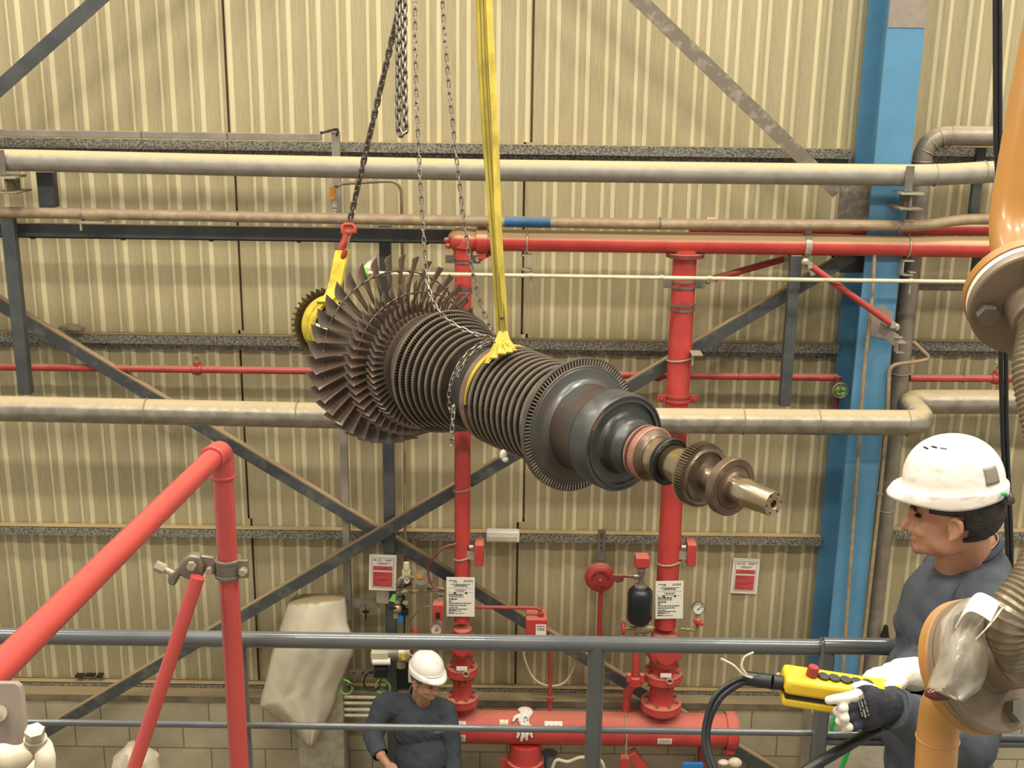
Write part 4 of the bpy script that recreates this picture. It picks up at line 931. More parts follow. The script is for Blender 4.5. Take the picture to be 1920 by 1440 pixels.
# hydraulic side valve with red handwheel
c = at(1200,1178,7.12); r = T('gate_valve','dull grey gate valve with a red handwheel left of the wide alarm valve','valve', c)
part('body', MB().cyl(c+V((-.03,0,0)),c+V((.06,0,0)),.038).cyl(c+V((.06,0,0)),c+V((.09,0,0)),.028).cyl(c+V((0,0,-.06)),c,.03), M_brass, r)
part('stem', MB().cyl(c+V((-.11,0,0)),c+V((-.02,0,0)),.014), M_brass, r)
part('handwheel', MB().torus(c+V((-.115,0,0)),X_,.04,.011,20,8).box(c+V((-.115,0,0)),(.012,.016,.075)).box(c+V((-.115,0,0)),(.012,.075,.016)), M_red, r)
r = T('bypass_pipe','short red bypass pipe with grooved coupling beside the wide alarm valve','pipe', at(1192,1290,7.12))
part('tube', MB().cyl(at(1195,1205,7.12),at(1190,1275,7.12),.026), M_red, r)
part('coupling', MB().cyl(at(1191,1268,7.12),at(1190,1282,7.12),.05).box(at(1179,1270,7.1),(.03,.04,.05)).box(at(1204,1270,7.1),(.03,.04,.05)), M_redD, r)
part('lower_tube', MB().cyl(at(1190,1280,7.12),at(1176,1300,7.2),.03).cyl(at(1176,1296,7.25),at(1174,1345,7.25),.03), M_red, r)
# FIRE box
r,c,W,H = swbox(986,1162,1026,1204,7.15,.16,'red fire alarm box with a white FIRE label in front of the brace','fire_alarm_box')
part('label_plate', MB().box(c+V((.03,-.083,.0)),(.072,.003,.1)), M_white, r)
mb = MB(); text_mb(mb,'FIRE',c+V((.03,-.0855,.006)),X_,Z_,.03); lines(mb,c+V((.03,-.0845,0)),X_,Z_,[(-.028,.028,.038,.006)],.001,3); part('lettering', mb, M_inkb, r, 'black letters FIRE')
solo('feed_pipe','thin dark red pipe from the narrow riser to the fire box','pipe', MB().tube(fillet([at(880,1138,7.2),at(1014,1140,7.2),at(1016,1165,7.22)],.05),.012,10).cyl(at(1014,1148,7.2),at(1014,1158,7.2),.02), M_redT)
solo('drop_pipe','thin red pipe dropping straight down from below the fire box','pipe', MB().cyl(at(1032,1190,7.25),at(1031,1345,7.25),.0135).cyl(at(1031,1305,7.25),at(1031,1312,7.25),.024), M_redT)
solo('white_cable','loose white cable loop hanging on the wall behind the railing post','cable', MB().tube(smooth([at(982,1205,7.55),at(984,1235,7.5),at(998,1268,7.5),at(1020,1284,7.48),at(1050,1284,7.48),at(1068,1268,7.5),at(1080,1235,7.5),at(1079,1205,7.55)],6),.008,8), M_cream)
# ---- trim on the left of the narrow riser
c = at(762,1072,7.2); r = T('air_maintenance_set','cluster of brass pipe fittings and valves left of the narrow riser','valve', at(770,1110,7.2))
def tp(pts,rad,m,name,lab=None,Y=7.2): part(name, MB().tube(fillet([at(x,y,Y) for x,y in pts],.03,4),rad,10), m, r, lab)
tp([(748,1165),(748,1085),(772,1083),(800,1084)],.017,M_brass,'brass_pipe'); tp([(745,1110),(832,1104)],.0145,M_brass,'cross_pipe',Y=7.17)
for x,y in ((748,1095),(748,1103),(748,1112),(748,1122),(748,1138),(770,1109),(790,1107),(806,1106),(828,1105)): part('union_nut', MB().cyl(at(x,y-2.5,7.17),at(x,y+2.5,7.17),.024,n=6), M_zinc, r)
part('cream_regulator', MB().box(at(762,1076,7.17),(.055,.05,.05)).cyl(at(762,1068,7.17),at(762,1060,7.17),.022).cyl(at(762,1061,7.17),at(762,1055,7.17),.02), M_cream, r, 'cream plastic regulator')
part('grey_disc', MB().cyl(at(790,1083,7.18),at(790,1083,7.13),.05), M_zinc, r, 'round grey regulator housing'); part('orange_tag', MB().box(at(787,1081,7.12),(.04,.004,.028)), M_orangeh, r)
tp([(756,1116),(756,1150)],.01,M_blk2,'black_tube',Y=7.19); tp([(740,1130),(762,1130)],.013,M_zinc,'cross_pipe'); tp([(808,1092),(808,1106)],.018,M_zinc,'brass_pipe'); tp([(826,1106),(826,1132)],.013,M_brass,'brass_pipe')
for x,y in ((744,1128),(760,1130),(808,1098),(826,1112),(826,1122),(780,1084)): part('union_nut', MB().cyl(at(x,y-2,7.16),at(x,y+2,7.16),.021,n=6), M_zincL, r)
part('black_handle', MB().box(at(737,1140,7.14),(.05,.012,.014)).cyl(at(760,1142,7.17),at(760,1152,7.17),.022), M_blk2, r)
part('blue_cap', MB().cyl(at(751,1153,7.17),at(750,1163,7.17),.026), M_bluecap, r, 'blue plastic cap')
part('green_tag', MB().prism([(-.03,-.02),(.015,-.03),(.02,.03),(0,.03)],at(737,1122,7.15),X_,Z_,Y_*.003), M_lime, r)
part('red_lever', MB().box(at(771,1094,7.14),(.012,.01,.06)), M_hook, r); part('black_grip', MB().tube([at(757,1100,7.14),at(769,1093,7.13)],.012,8), M_black, r)
part('lower_valve', MB().sph(at(745,1142,7.16),(.03,.03,.035),10,8).cyl(at(742,1150,7.15),at(742,1158,7.15),.018), M_brass, r)
g = gauge(763,1087,7.12,.023,'tiny white gauge amid the brass fittings',ang=1.5)
solo('small_chain','short dark chain hanging by the blue cap','chain', MB().tube([at(758,1118,7.22),at(759,1150,7.22),at(758,1192,7.22)],.008,6), M_blk2)
solo('red_hose','thin red air hose looping from the narrow riser to the fittings','hose', MB().tube(smooth([at(856,1020,7.13),at(835,1026,7.1),at(812,1046,7.1),at(803,1072,7.1),at(812,1100,7.1),at(835,1106,7.1)],6),.0075,8), M_brown_red)
r,c,W,H = swbox(811,1134,831,1164,7.08,.09,'small red twin switch above the red centred gauge'); part('window', MB().box(c+V((0,-.046,-.02)),(.03,.004,.045)), M_blk2, r)
mb = MB().tube(smooth([at(812,1136,7.15),at(790,1140,7.2),at(770,1165,7.25),at(763,1195,7.25)],5),.006,7); solo('brown_tube','thin brown air tube curving left from the small red switch','tube',mb,M_brownp)
r = T('lever_valve','slim red lever valve standing left of the far worker\'s helmet','valve', at(779,1225,7.1)); part('lever', MB().box(at(779,1203,7.1),(.022,.02,.2)).cyl(at(779,1180,7.1),at(779,1186,7.1),.018), M_red, r)
part('tube', MB().tube(smooth([at(765,1223,7.12),at(772,1229,7.12),at(779,1228,7.12)],4),.006,7), M_cream, r)
# motor unit
c = at(735,1226,7.2); r = T('air_compressor','grey and cream air compressor body left of the far worker','compressor', c)
part('motor', MB().cyl(c+V((-.13,0,0)),c+V((.12,0,0)),.05), M_zinc, r, bevel=.004); part('end_bell', MB().cyl(c+V((.05,0,0)),c+V((.125,0,0)),.055), M_zincL, r)
part('yellow_label', MB().box(c+V((.085,-.056,.01)),(.03,.004,.05)), M_yel, r); part('mount', MB().box(c+V((-.08,-.02,.0)),(.12,.09,.085)), M_cream, r, bevel=.006)
part('cream_cover', MB().cyl(at(699,1240,7.15),at(732,1240,7.15),.026), M_wht2, r); part('terminal_box', MB().box(at(714,1257,7.18),(.09,.08,.075)), M_blk2, r, bevel=.004)
part('drain_fitting', MB().cyl(at(752,1234,7.2),at(752,1250,7.2),.035,n=8).cyl(at(752,1238,7.2),at(785,1241,7.2),.012), M_brass, r)
solo('shadow_panel','black panel standing in for the dark hole and shadow behind the far worker','panel', MB().box(at(755,1262,7.42),(.2,.03,.24)), M_blk2)  # flat black sheet that paints the shadowed hole below the compressor
solo('switch_plate','beige switch plate behind the far worker\'s head','switch', MB().box(at(775,1265,7.2),(.07,.04,.11)), M_cream, bevel=.006)
solo('power_cables','two black cables looping under the grey compressor','cable', MB().tube(smooth([at(706,1258,7.15),at(690,1262,7.12),at(682,1278,7.12),at(690,1294,7.12),at(708,1292,7.12),at(715,1270,7.15)],6),.007,8).tube(smooth([at(715,1266,7.15),at(712,1284,7.12),at(700,1294,7.12),at(670,1290,7.15),at(655,1282,7.2)],6),.006,8), M_black)
for x,l in ((647,'green hose hoop beside the plastic covered cabinet'),(718,'green hose hoop beside the far worker\'s shoulder')):
    solo('green_hoop', l, 'hose', MB().torus(at(x,1288,7.25),Y_+X_*.3,.055,.0065,28,8), M_lime)
mb = MB().box(at(680,1262,7.3),(.18,.01,.06)); r = T('slotted_bracket','pale slotted bracket plate below the compressor','bracket', at(680,1268,7.3)); part('plate', mb, M_zinc, r)
for x in (664,680,696): part('slot', MB().box(at(x,1262,7.293),(.02,.003,.008)), M_inkb, r)
for i,y in enumerate((1307,1318,1330,1341)): solo('wall_conduit', ['topmost','second','third','lowest'][i]+' of four short beige conduits left of the far worker', 'conduit', MB().cyl(at(640,y,7.3),at(712,y+1,7.3),.0125), M_cream, 'beige wall conduits')
solo('conduit_strut','thin upright strut clipping the four beige conduits','strut', MB().box(at(662,1318,7.32),(.018,.012,.24)), M_zinc)
# slotted angle with T key
c = at(682,1131,7.5); r = T('key_bracket','grey perforated bracket on the wall with a black T shaped key hanging','bracket', c)
part('bar', MB().box(c,(.22,.03,.06)), M_zincL, r)
k = at(686,1144,7.45); part('key', MB().torus(k+V((0,-.02,-.002)),V((0,.9,1)),.02,.006,18,6).bar(k,k-Z_*.075,.009,.012,Y_).cyl(k+V((-.005,0,.045)),k,.002,n=5), M_blk2, r, 'black T shaped key')
# ---- plastic covered cabinet
def covered():
    c = at(590,1250,7.2); r = T('covered_cabinet','cabinet against the wall draped in dusty translucent plastic sheet','cabinet', V((c.x,7.35,0)))
    a,b = at(545,1200,7.3), at(650,1200,7.3); zt = at(590,1122,7.3).z
    part('cabinet_box', MB().box(((a.x+b.x)/2,7.36,zt/2-.02),(b.x-a.x-.06,.2,zt-.04)), M_zincL, r, bevel=.01)
    L = [(556,1114),(541,1128),(533,1150),(524,1180),(510,1225),(500,1270),(489,1312),(487,1325),(520,1345),(552,1368),(576,1398)]
    Rr = [(640,1113),(647,1120),(650,1140),(652,1170),(664,1200),(662,1225),(645,1265),(634,1290),(624,1330),(606,1365),(586,1402)]
    n = 26; mb = MB(); vs = []; rows = 44
    def ev(C,t):
        i = min(int(t*(len(C)-1)),len(C)-2); f = t*(len(C)-1)-i; return (C[i][0]*(1-f)+C[i+1][0]*f, C[i][1]*(1-f)+C[i+1][1]*f)
    for j in range(rows+1):
        t = j/rows; l,q = ev(L,t), ev(Rr,t)
        for i in range(n+1):
            u = i/n; x,y = l[0]*(1-u)+q[0]*u, l[1]*(1-u)+q[1]*u
            Yd = 7.42-.2*min(1,(t/.12))-.1*min(1,max(0,(t-.1)/.3)) if t < .999 else 7.12
            edge = abs(u-.5)*2; Yd += .12*edge**3
            Yd += .012*sin(u*9+t*3)*min(1,t*3)+.006*sin(u*23+1.3+t*7)*min(1,t*2)+.02*noise.noise(V((u*3,t*4,2)))
            vs.append(at(x,y,Yd))
    mb.add(vs,[(j*(n+1)+i,j*(n+1)+i+1,(j+1)*(n+1)+i+1,(j+1)*(n+1)+i) for j in range(rows) for i in range(n)])
    m = mat('dusty_plastic_sheet','#cfc4aa',.35,0,'#bdb195',4,dust='#94815f',dlo=.5,dhi=.9,alpha=.84,bump=.12,bscale=14)
    o = part('plastic_sheet', mb, m, r, 'dusty translucent plastic sheet', ang=80)
    s = o.modifiers.new('thickness','SOLIDIFY'); s.thickness = .002
covered()
# bits on the floor side
solo('crumpled_sack','crumpled white sack on the floor beyond the railing at lower left','sack', (lambda mb: (setattr(mb,'v',[p+V((noise.noise(p*9),noise.noise(p*9+V((5,0,0))),noise.noise(p*9+V((0,5,0)))))*.05 for p in mb.v]),mb)[1])(MB().lathe([(-at(256,1425,6.9).z+.03,.13),(-at(256,1425,6.9).z+.06,.2),(-.4,.21),(-.1,.16),(.02,.14),(.09,.09),(.12,.03)],at(252,1425,6.9),Z_,28)), M_dirtyw)
solo('brown_rag','crumpled brown rag lying on the middle wall rail at left','rag', (lambda mb: (setattr(mb,'v',[p+V((noise.noise(p*30),0,noise.noise(p*30+V((5,0,0)))))*.012 for p in mb.v]),mb)[1])(MB().sph(at(135,615,7.58),(.09,.05,.028),22,12)), M_brace2)
solo('litter','scraps of dark and white litter on the lowest wall rail at left','litter', MB().box(at(150,1266,7.64),(.06,.05,.012)).box(at(170,1265,7.64),(.07,.04,.01)).box(at(188,1266,7.64),(.04,.05,.014)), M_blk2)
p = at(1322,1420,7.1); r = T('drain_pipe','rusty drain stub with knotted white rag under the manifold end','pipe', V((p.x,7.15,0)))
part('stub', MB().cyl((p.x,7.15,0),(p.x,7.15,zm-.1),.045), M_brown_red, r)
q = at(1378,1430,7.0); part('rag', MB().sph(q,(.05,.04,.035),12,8).sph(q+V((-.08,0,.0)),(.04,.03,.02),10,8), M_dirtyw, r, 'knotted dirty white rag')
solo('blue_lever','blue valve lever just above the bottom edge under the manifold','lever', MB().bar(at(1280,1434,7.0),at(1318,1434,7.0),.03,.025), M_bluecap)
# ================================================================== foreground railing
YF = 2.75
a,b = at(-60,1193,YF), at(1541,1212,YF); zr = (a.z+b.z)/2
r = T('railing','slate grey railing with a round post, crossing the whole foreground','railing', V((b.x-1,YF,2.8)))
part('top_rail', MB().cyl(V((a.x-1.6,YF,zr)),V((b.x,YF,zr)),.0215,n=24), M_rail, r)
def post(x,y0,rad,name='post',par=None,Y=YF,m=M_rail): p = at(x,y0,Y); return part(name, MB().cyl(V((p.x,Y,2.8)),V((p.x,Y,zr+.0)),rad,n=20), m, par)
post(1116,1290,.0225,par=r); post(452,1300,.0215,par=r,Y=YF+.02)
a,b = at(-60,1351,YF), at(1541,1376,YF); zmid = (a.z+b.z)/2
part('mid_rail', MB().cyl(V((a.x-1.6,YF,zmid)),V((b.x,YF,zmid)),.0092,n=16), M_rail, r)
r = T('railing','slate grey railing panel with a mitred square corner in front of the nearer worker','railing', V((at(1550,1300,YF).x,YF-.02,2.8)))
p = at(1552,1211,YF-.02); e = V((3.2,YF-.02,p.z))
mb = MB(); 
t = .0225; x0 = p.x-t*.75
part('corner_post', MB().prism([(-t*.8,2.8-p.z),(t*.8,2.8-p.z),(t*.8,-t),(-t*.8,t)], V((p.x,YF-.02-t*.8,p.z)), X_, Z_, Y_*t*1.6), M_rail, r, bevel=.005)
part('top_rail', MB().tube([V((p.x-.012,YF-.02,p.z)),V((p.x+.02,YF-.02,p.z)),e],[.0225]*3,24), M_rail, r)
q = at(1600,1383,YF+.0); part('mid_rail', MB().cyl(V((p.x,YF-.0,q.z+.008)),V((e.x,YF,q.z+.008)),.011).cyl(V((p.x,YF-.0,q.z-.012)),V((e.x,YF,q.z-.012)),.011), M_rail, r)
# red foreground frame
YP = 2.6
pt = at(416,852,YP); pb = V((at(436,1250,YP).x,YP,2.8)); pt.x = pb.x = at(427,1050,YP).x
dn = dp(-70,1322,1.62)
r = T('red_pipe_frame','bright red pipe frame in the left foreground with an elbow at its top','pipe', pb)
part('upright_pipe', MB().cyl(pb,pt-Z_*.02,.0243,n=28), M_redF, r)
d1 = (dn-pt).normalized(); k = V((pt.x,YP,pt.z+.0))
part('elbow', MB().tube(fillet([k-Z_*.055,k+Z_*.012,k+Z_*.012+d1*.07],.035,8),.0285,28).torus(k-Z_*.055,Z_,.0255,.0055,28,8).torus(k+Z_*.012+d1*.07,d1,.0255,.005,28,8), M_redF, r)
part('sloping_pipe', MB().cyl(k+Z_*.012+d1*.05, dn, .0243, n=32), M_redF, r)
p = dp(172,1066,1.98); nn = (CAM-p).normalized(); nn = (nn-d1*nn.dot(d1)).normalized(); nn2 = (nn*.9+cu*.45).normalized(); nn2 = (nn2-d1*nn2.dot(d1)).normalized()
part('label_scrap', MB().strip([dp(160,1068,2.0)+nn2*.0, dp(176,1066,1.98)+nn2*.0],cu*.006,.002), M_dirtyw, r, 'torn pale label scrap') if False else None
c = V((pt.x,YP,at(430,1063,YP).z))
cl = T('swivel_clamp','zinc swivel pipe clamp joining the red upright and the thinner red brace','clamp', c-Z_*.03)
part('band', MB().band(c,Z_,-.024,.024,.0243,.03,32).band(c,Z_,-.024,-.016,.03,.0335,32).band(c,Z_,.016,.024,.03,.0335,32).box(c+V((.037,-.008,0)),(.03,.012,.046)), M_zinc, cl, bevel=.001)
part('lug_bolt', MB().cyl(c+V((.041,-.012,-.003)),c+V((.041,-.03,-.003)),.009,n=6).cyl(c+V((.041,-.014,-.003)),c+V((.041,-.018,-.003)),.011), M_zincL, cl)
part('arm', MB().prism([(-.03,-.02),(-.03,.026),(-.085,.034),(-.09,.02),(-.07,-.012)], c+V((0,-.006,0)), X_, Z_, Y_*.014), M_zinc, cl, bevel=.003)
part('arm_bolt', MB().cyl(c+V((-.043,-.004,-.004)),c+V((-.043,-.022,-.004)),.009,n=6), M_zincL, cl)
jw = c+V((-.085,-.02,.004))
part('jaw', MB().prism([(-.06,-.045),(-.045,-.05),(-.03,-.02),(-.018,-.028),(.01,-.04),(.022,-.03),(.03,.005),(.022,.03),(-.002,.034),(-.022,.02),(-.04,-.008),(-.062,-.028)], jw, X_, Z_, Y_*.03), M_zinc, cl, bevel=.005)
part('jaw_bolt', MB().cyl(jw+V((.003,-.002,.01)),jw+V((.003,-.014,.01)),.0115,n=6), M_zincL, cl)
part('set_bolt', MB().cyl(jw+V((-.05,.012,-.02)),jw+V((-.075,.008,-.004)),.008,n=10).cyl(jw+V((-.07,.009,-.008)),jw+V((-.09,.006,.004)),.0135,n=6), M_zincL, cl)
a,b = dp(371,1082,2.78), dp(238,1480,2.86)
solo('red_brace','thinner red brace tube below the swivel clamp','brace', MB().cyl(a,b+(b-a)*.35,.0175,n=24), M_redF)
# plate and white clamp at lower left
def P2(x,y,d=1.6): return dp(x,y,d)
o = dp(20,1340,1.62); 
poly = [(x-20,-(y-1340)) for x,y in ((-60,1280),(-5,1280),(28,1280),(37,1286),(41,1300),(51,1402),(40,1420),(-60,1425))]
r = T('grey_plate','pale grey mounting plate with rounded corner at the lower left edge','plate', o)
part('plate', MB().prism([(x*1.62/F,y*1.62/F) for x,y in poly], o, cr, cu, cf*.012), M_patch, r, bevel=.002)
part('bolt_washer', MB().cyl(dp(-4,1338,1.615),dp(-4,1338,1.605),.012,n=20).cyl(dp(-6,1338,1.606),dp(-6,1338,1.595),.006,n=12), M_zincL, r)
r = T('white_clamp','white painted pipe clamp with a hexagon bolt in the lower left corner','clamp', dp(40,1420,1.5))
part('saddle', MB().tube(smooth([dp(-40,1415,1.5),dp(0,1420,1.5),dp(25,1424,1.5),dp(48,1412,1.5),dp(62,1396,1.52),dp(74,1400,1.52),dp(84,1416,1.5),dp(84,1440,1.5),dp(78,1480,1.5)],5),[.012,.013,.014,.015,.017,.018,.018,.018,.018,.018,.018,.018,.017,.016,.015,.014,.013,.012,.012,.012,.013,.014,.014,.015,.015,.015,.015,.015,.014,.013,.013,.013,.013,.013,.013,.013,.013,.013,.013,.013,.013],14), M_dirtyw, r)
part('inner_web', MB().tube([dp(-40,1440,1.56),dp(20,1436,1.56),dp(50,1446,1.56),dp(66,1480,1.56)],.018,12), M_dirtyw, r)
ax = (cu*.8+cr*.15-cf*.5).normalized(); part('hex_bolt', MB().cyl(dp(66,1384,1.5),dp(66,1384,1.5)+ax*.016,.0125,n=6).cyl(dp(66,1388,1.5)-ax*.01,dp(66,1384,1.5),.0145,n=20), M_zincL, r)
# ================================================================== flanged hose at the right
def flangepair(name,label,c,n,R,hose,pipe,nb=4,off=.3,gm=None):
    n = n.normalized(); r = T(name,label,'hose',c); u,w = frame(n)
    part('grey_flange', MB().lathe([(-.014,.03),(-.014,R*.97),(-.011,R),(.0,R),(.002,R*.97),(.002,.04),(.012,.036),(.03,.034)],c,n,48), M_flange, r)
    part('gasket', MB().band(c,n,-.024,-.014,.04,R*.985,48), gm or M_gasket, r)
    part('orange_flange', MB().lathe([(-.04,.03),(-.04,R*.97),(-.038,R*1.01),(-.024,R*1.01),(-.022,R*.97),(-.022,.03)],c,n,48), M_orangeD, r)
    for i in range(nb):
        a = 2*pi*(i+off)/nb; p = c+(u*cos(a)+w*sin(a))*R*.72
        part('bolt', MB().cyl(p,p+n*.016,.0155,n=6).cyl(p-n*.05,p,.008), M_zinc if nb>3 else M_zinc, r)
    hp_ = MB(); pts = resample(smooth(hose,20),.0035); rs = [.031+(.0011 if i%2 else -.0011) for i in range(len(pts))]
    part('braided_hose', hp_.tube(pts,rs,28), M_hose, r); part('hose_collar', MB().lathe([(.0,.028),(.002,.036),(.04,.036),(.042,.03)],c,n,28), M_flange, r)
    part('orange_pipe', MB().tube(pipe,.0285,28), M_orange, r); return r
nU = cd(-.08,.62,-.78).normalized(); cU = dp(1936,572,1.56)
fu = flangepair('flanged_hose','upper orange pipe flange with braided steel hose at the right edge', cU, nU, .083,
  [cU,cU+nU*.05,dp(1946,700,1.5),dp(1975,850,1.47),dp(1990,960,1.46)], fillet([cU-nU*.04,cU-nU*.14+cu*.02,cU-nU*.14+cu*.2+cr*.03,cU-nU*.1+cu*1.9+cr*.35],.1), 4, .12)
nL = cd(.4,-.33,-.86).normalized(); cL = dp(1860,1244,1.5)
bk = cL-nL*.045
fl = flangepair('flanged_hose','lower orange pipe flange with hose and plastic wrap in front of the nearer worker', cL, nL, .0875,
  [cL,cL+nL*.05,dp(1895,1168,1.43),dp(1945,1090,1.43),dp(1985,1000,1.45),dp(1990,960,1.46)], fillet([dp(1818,1262,1.55),dp(1768,1312,1.59),dp(1759,1360,1.61),dp(1750,1520,1.62),dp(1750,1520,1.62)-Z_*.3],.05), 4, .05, M_flange)
part('weld_bead', MB().torus(dp(1758,1384,1.612),Z_,.0285,.0018,28,6), M_orange, fl)
def film():
    L = [(1815,1122),(1788,1138),(1764,1165),(1765,1200),(1758,1240),(1745,1270),(1737,1295),(1786,1310)]
    Rr = [(1826,1122),(1855,1136),(1872,1150),(1846,1185),(1853,1215),(1850,1262),(1838,1292),(1806,1315)]
    n,rows = 18,30; mb = MB(); vs = []
    def ev(C,t): i = min(int(t*(len(C)-1)),len(C)-2); f = t*(len(C)-1)-i; return (C[i][0]*(1-f)+C[i+1][0]*f, C[i][1]*(1-f)+C[i+1][1]*f)
    for j in range(rows+1):
        t = j/rows; l,q = ev(L,t),ev(Rr,t)
        for i in range(n+1):
            u = i/n; x,y = l[0]*(1-u)+q[0]*u, l[1]*(1-u)+q[1]*u
            d = 1.452-.04*(1-(2*u-1)**2)+.014*noise.noise(V((u*3,t*4,1)))+.012*abs(noise.noise(V((u*5+t*3,t*6,5))))
            vs.append(dp(x,y,d))
    mb.add(vs,[(j*(n+1)+i,j*(n+1)+i+1,(j+1)*(n+1)+i+1,(j+1)*(n+1)+i) for j in range(rows) for i in range(n)])
    m = mat('clear_plastic_film','#d8cfbd',.12,0,'#bdb199',14,lo=.4,hi=.65,alpha=.42,spec=1)
    o = part('plastic_film', mb, m, fl, 'crumpled clear plastic film', ang=40); s = o.modifiers.new('t','SOLIDIFY'); s.thickness = .0008
    mb = MB().sph(dp(1762,1301,1.44),(.02,.01,.009),14,8); part('red_liquid', mb, mat('dark_red_liquid','#5a1a12',.15), fl, 'dark red liquid caught in the film')
    mb = MB(); mb.strip(smooth([dp(1800,1160,1.40),dp(1812,1140,1.395),dp(1828,1129,1.39),dp(1848,1136,1.385),dp(1866,1148,1.38)],5),[(cu*.4+cr*.3+cf*.2)*.026]*21,.0015)
    mb.strip(smooth([dp(1874,1145,1.385),dp(1855,1172,1.375),dp(1836,1192,1.38)],5),(cr*.6+cu*.6).normalized()*.006,.0015)
    part('white_tape', mb, M_wht2, fl, 'torn white tape', ang=25)
film()
# ================================================================== cables
Yc = 3.35
solo('hanging_cable','pair of thick black cables hanging from above at the right behind the flange','cable', MB().tube(smooth([at(1866,-900,Yc),at(1866,150,Yc),at(1870,330,Yc),at(1877,500,Yc),at(1876,640,Yc),at(1880,820,Yc),at(1888,1010,Yc),at(1890,1200,Yc)],6),.0066,10).tube(smooth([at(1874,-900,Yc),at(1875,150,Yc),at(1877,330,Yc),at(1885,500,Yc),at(1886,640,Yc),at(1888,820,Yc),at(1896,1010,Yc),at(1898,1200,Yc)],6),.0066,10), M_black)
# pendant control
pc = dp(1578,1298,2.52); pu = (dp(1690,1322,2.52)-dp(1467,1288,2.52)).normalized(); pn = (-cf*.62+cu*.78); pn = (pn-pu*pn.dot(pu)).normalized(); pv = pn.cross(pu).normalized()
if pv.dot(cu) < 0: pass
up = cu*.62+Z_*.4-cf*.25; up = (up-pu*up.dot(pu)).normalized(); fr = pu.cross(up); fr = fr if fr.dot(cf) < 0 else -fr
R = Matrix((pu,-fr,up)).transposed()
L = (dp(1690,1322,2.52)-dp(1467,1288,2.52)).length
pend = T('crane_pendant','yellow crane pendant control box with push buttons held by the nearer worker','control box', pc)
Hh,Dd = .064,.07
part('housing', MB().box(pc,(L,Dd,Hh*.62),R).box(pc-up*Hh*.0,(L*.0+.001,.001,.001),R) if False else MB().box(pc+up*.012,(L,Dd,.04),R), M_yel, pend, bevel=.01)
part('lower_shell', MB().box(pc-up*.026,(L*.985,Dd*.95,.024),R), M_yel, pend, bevel=.007)
part('seam', MB().box(pc-up*.011,(L*.975,Dd*.95,.008),R), M_blk2, pend, 'black seam strip')
bt = pc+up*.032
def button(t, rad, h, m, name, lab=None):
    p = bt+pu*((t-.5)*L)+fr*(.004)
    part(name, MB().lathe([(-.002,rad),(h*.8,rad),(h,rad*.85)],p,up,20), m, pend, lab)
button(.215,.0125,.024,M_redbtn,'stop_button','red mushroom stop button')
for t in (.315,.405,.5,.59,.68): button(t,.0128,.007,M_btn,'push_button')
part('worn_print', MB().box(bt+pu*(-.36*L)+up*.0003,(.035,.03,.0004),R), mat('worn_print','#c99f2c',.6), pend, 'worn orange print')
e0 = pc-pu*L/2
part('cable_gland', MB().cyl(e0+pu*.003,e0-pu*.022,.016,n=18).cyl(e0-pu*.02,dp(1400,1272,2.55),.0165), M_black, pend)
part('control_cable', MB().tube(smooth([dp(1412,1274,2.55),dp(1385,1282,2.54),dp(1350,1308,2.52),dp(1329,1350,2.5),dp(1325,1395,2.48),dp(1338,1440,2.46),dp(1362,1490,2.44)],8),.0088,12).tube(smooth([dp(1408,1268,2.54),dp(1378,1276,2.53),dp(1342,1302,2.51),dp(1323,1350,2.49),dp(1320,1395,2.47),dp(1332,1442,2.45),dp(1354,1490,2.43)],8),.005,10), M_black, pend)
tw = MB()
for pts in ([(1352,1235),(1375,1247),(1400,1268),(1445,1274),(1462,1262)],[(1400,1265),(1391,1250),(1396,1232),(1413,1223)],[(1402,1268),(1425,1275),(1440,1288),(1450,1296)],[(1458,1262),(1454,1280),(1456,1298)],[(1461,1264),(1452,1282),(1452,1296)]):
    tw.tube(smooth([dp(x,y,2.53) for x,y in pts],6),.0024,7)
part('twine', tw, M_cream, pend, 'knotted pale twine')
solo('black_cable','thick black cable running down left from under the gloved hand','cable', MB().tube(smooth([dp(1700,1335,2.62),dp(1648,1363,2.56),dp(1590,1398,2.5),dp(1520,1440,2.46),dp(1470,1480,2.44)],6),.0125,14), M_black)
solo('green_hose','green hose hanging behind the railing corner','hose', MB().tube(smooth([at(1580,1290,3.4),at(1568,1340,3.4),at(1560,1366,3.4),at(1585,1385,3.4),at(1592,1400,3.4),at(1575,1450,3.4),at(1570,1500,3.4)],6),.0085,10), M_green)
solo('black_clip','small black spring clip on the pipe right of the column just above the railing','clip', MB().prism([(-.03,-.04),(.03,-.04),(.02,.0),(.012,.05),(-.008,.05),(-.018,.0)],at(1661,1187,7.33),X_,Z_,Y_*.03), M_blk2)
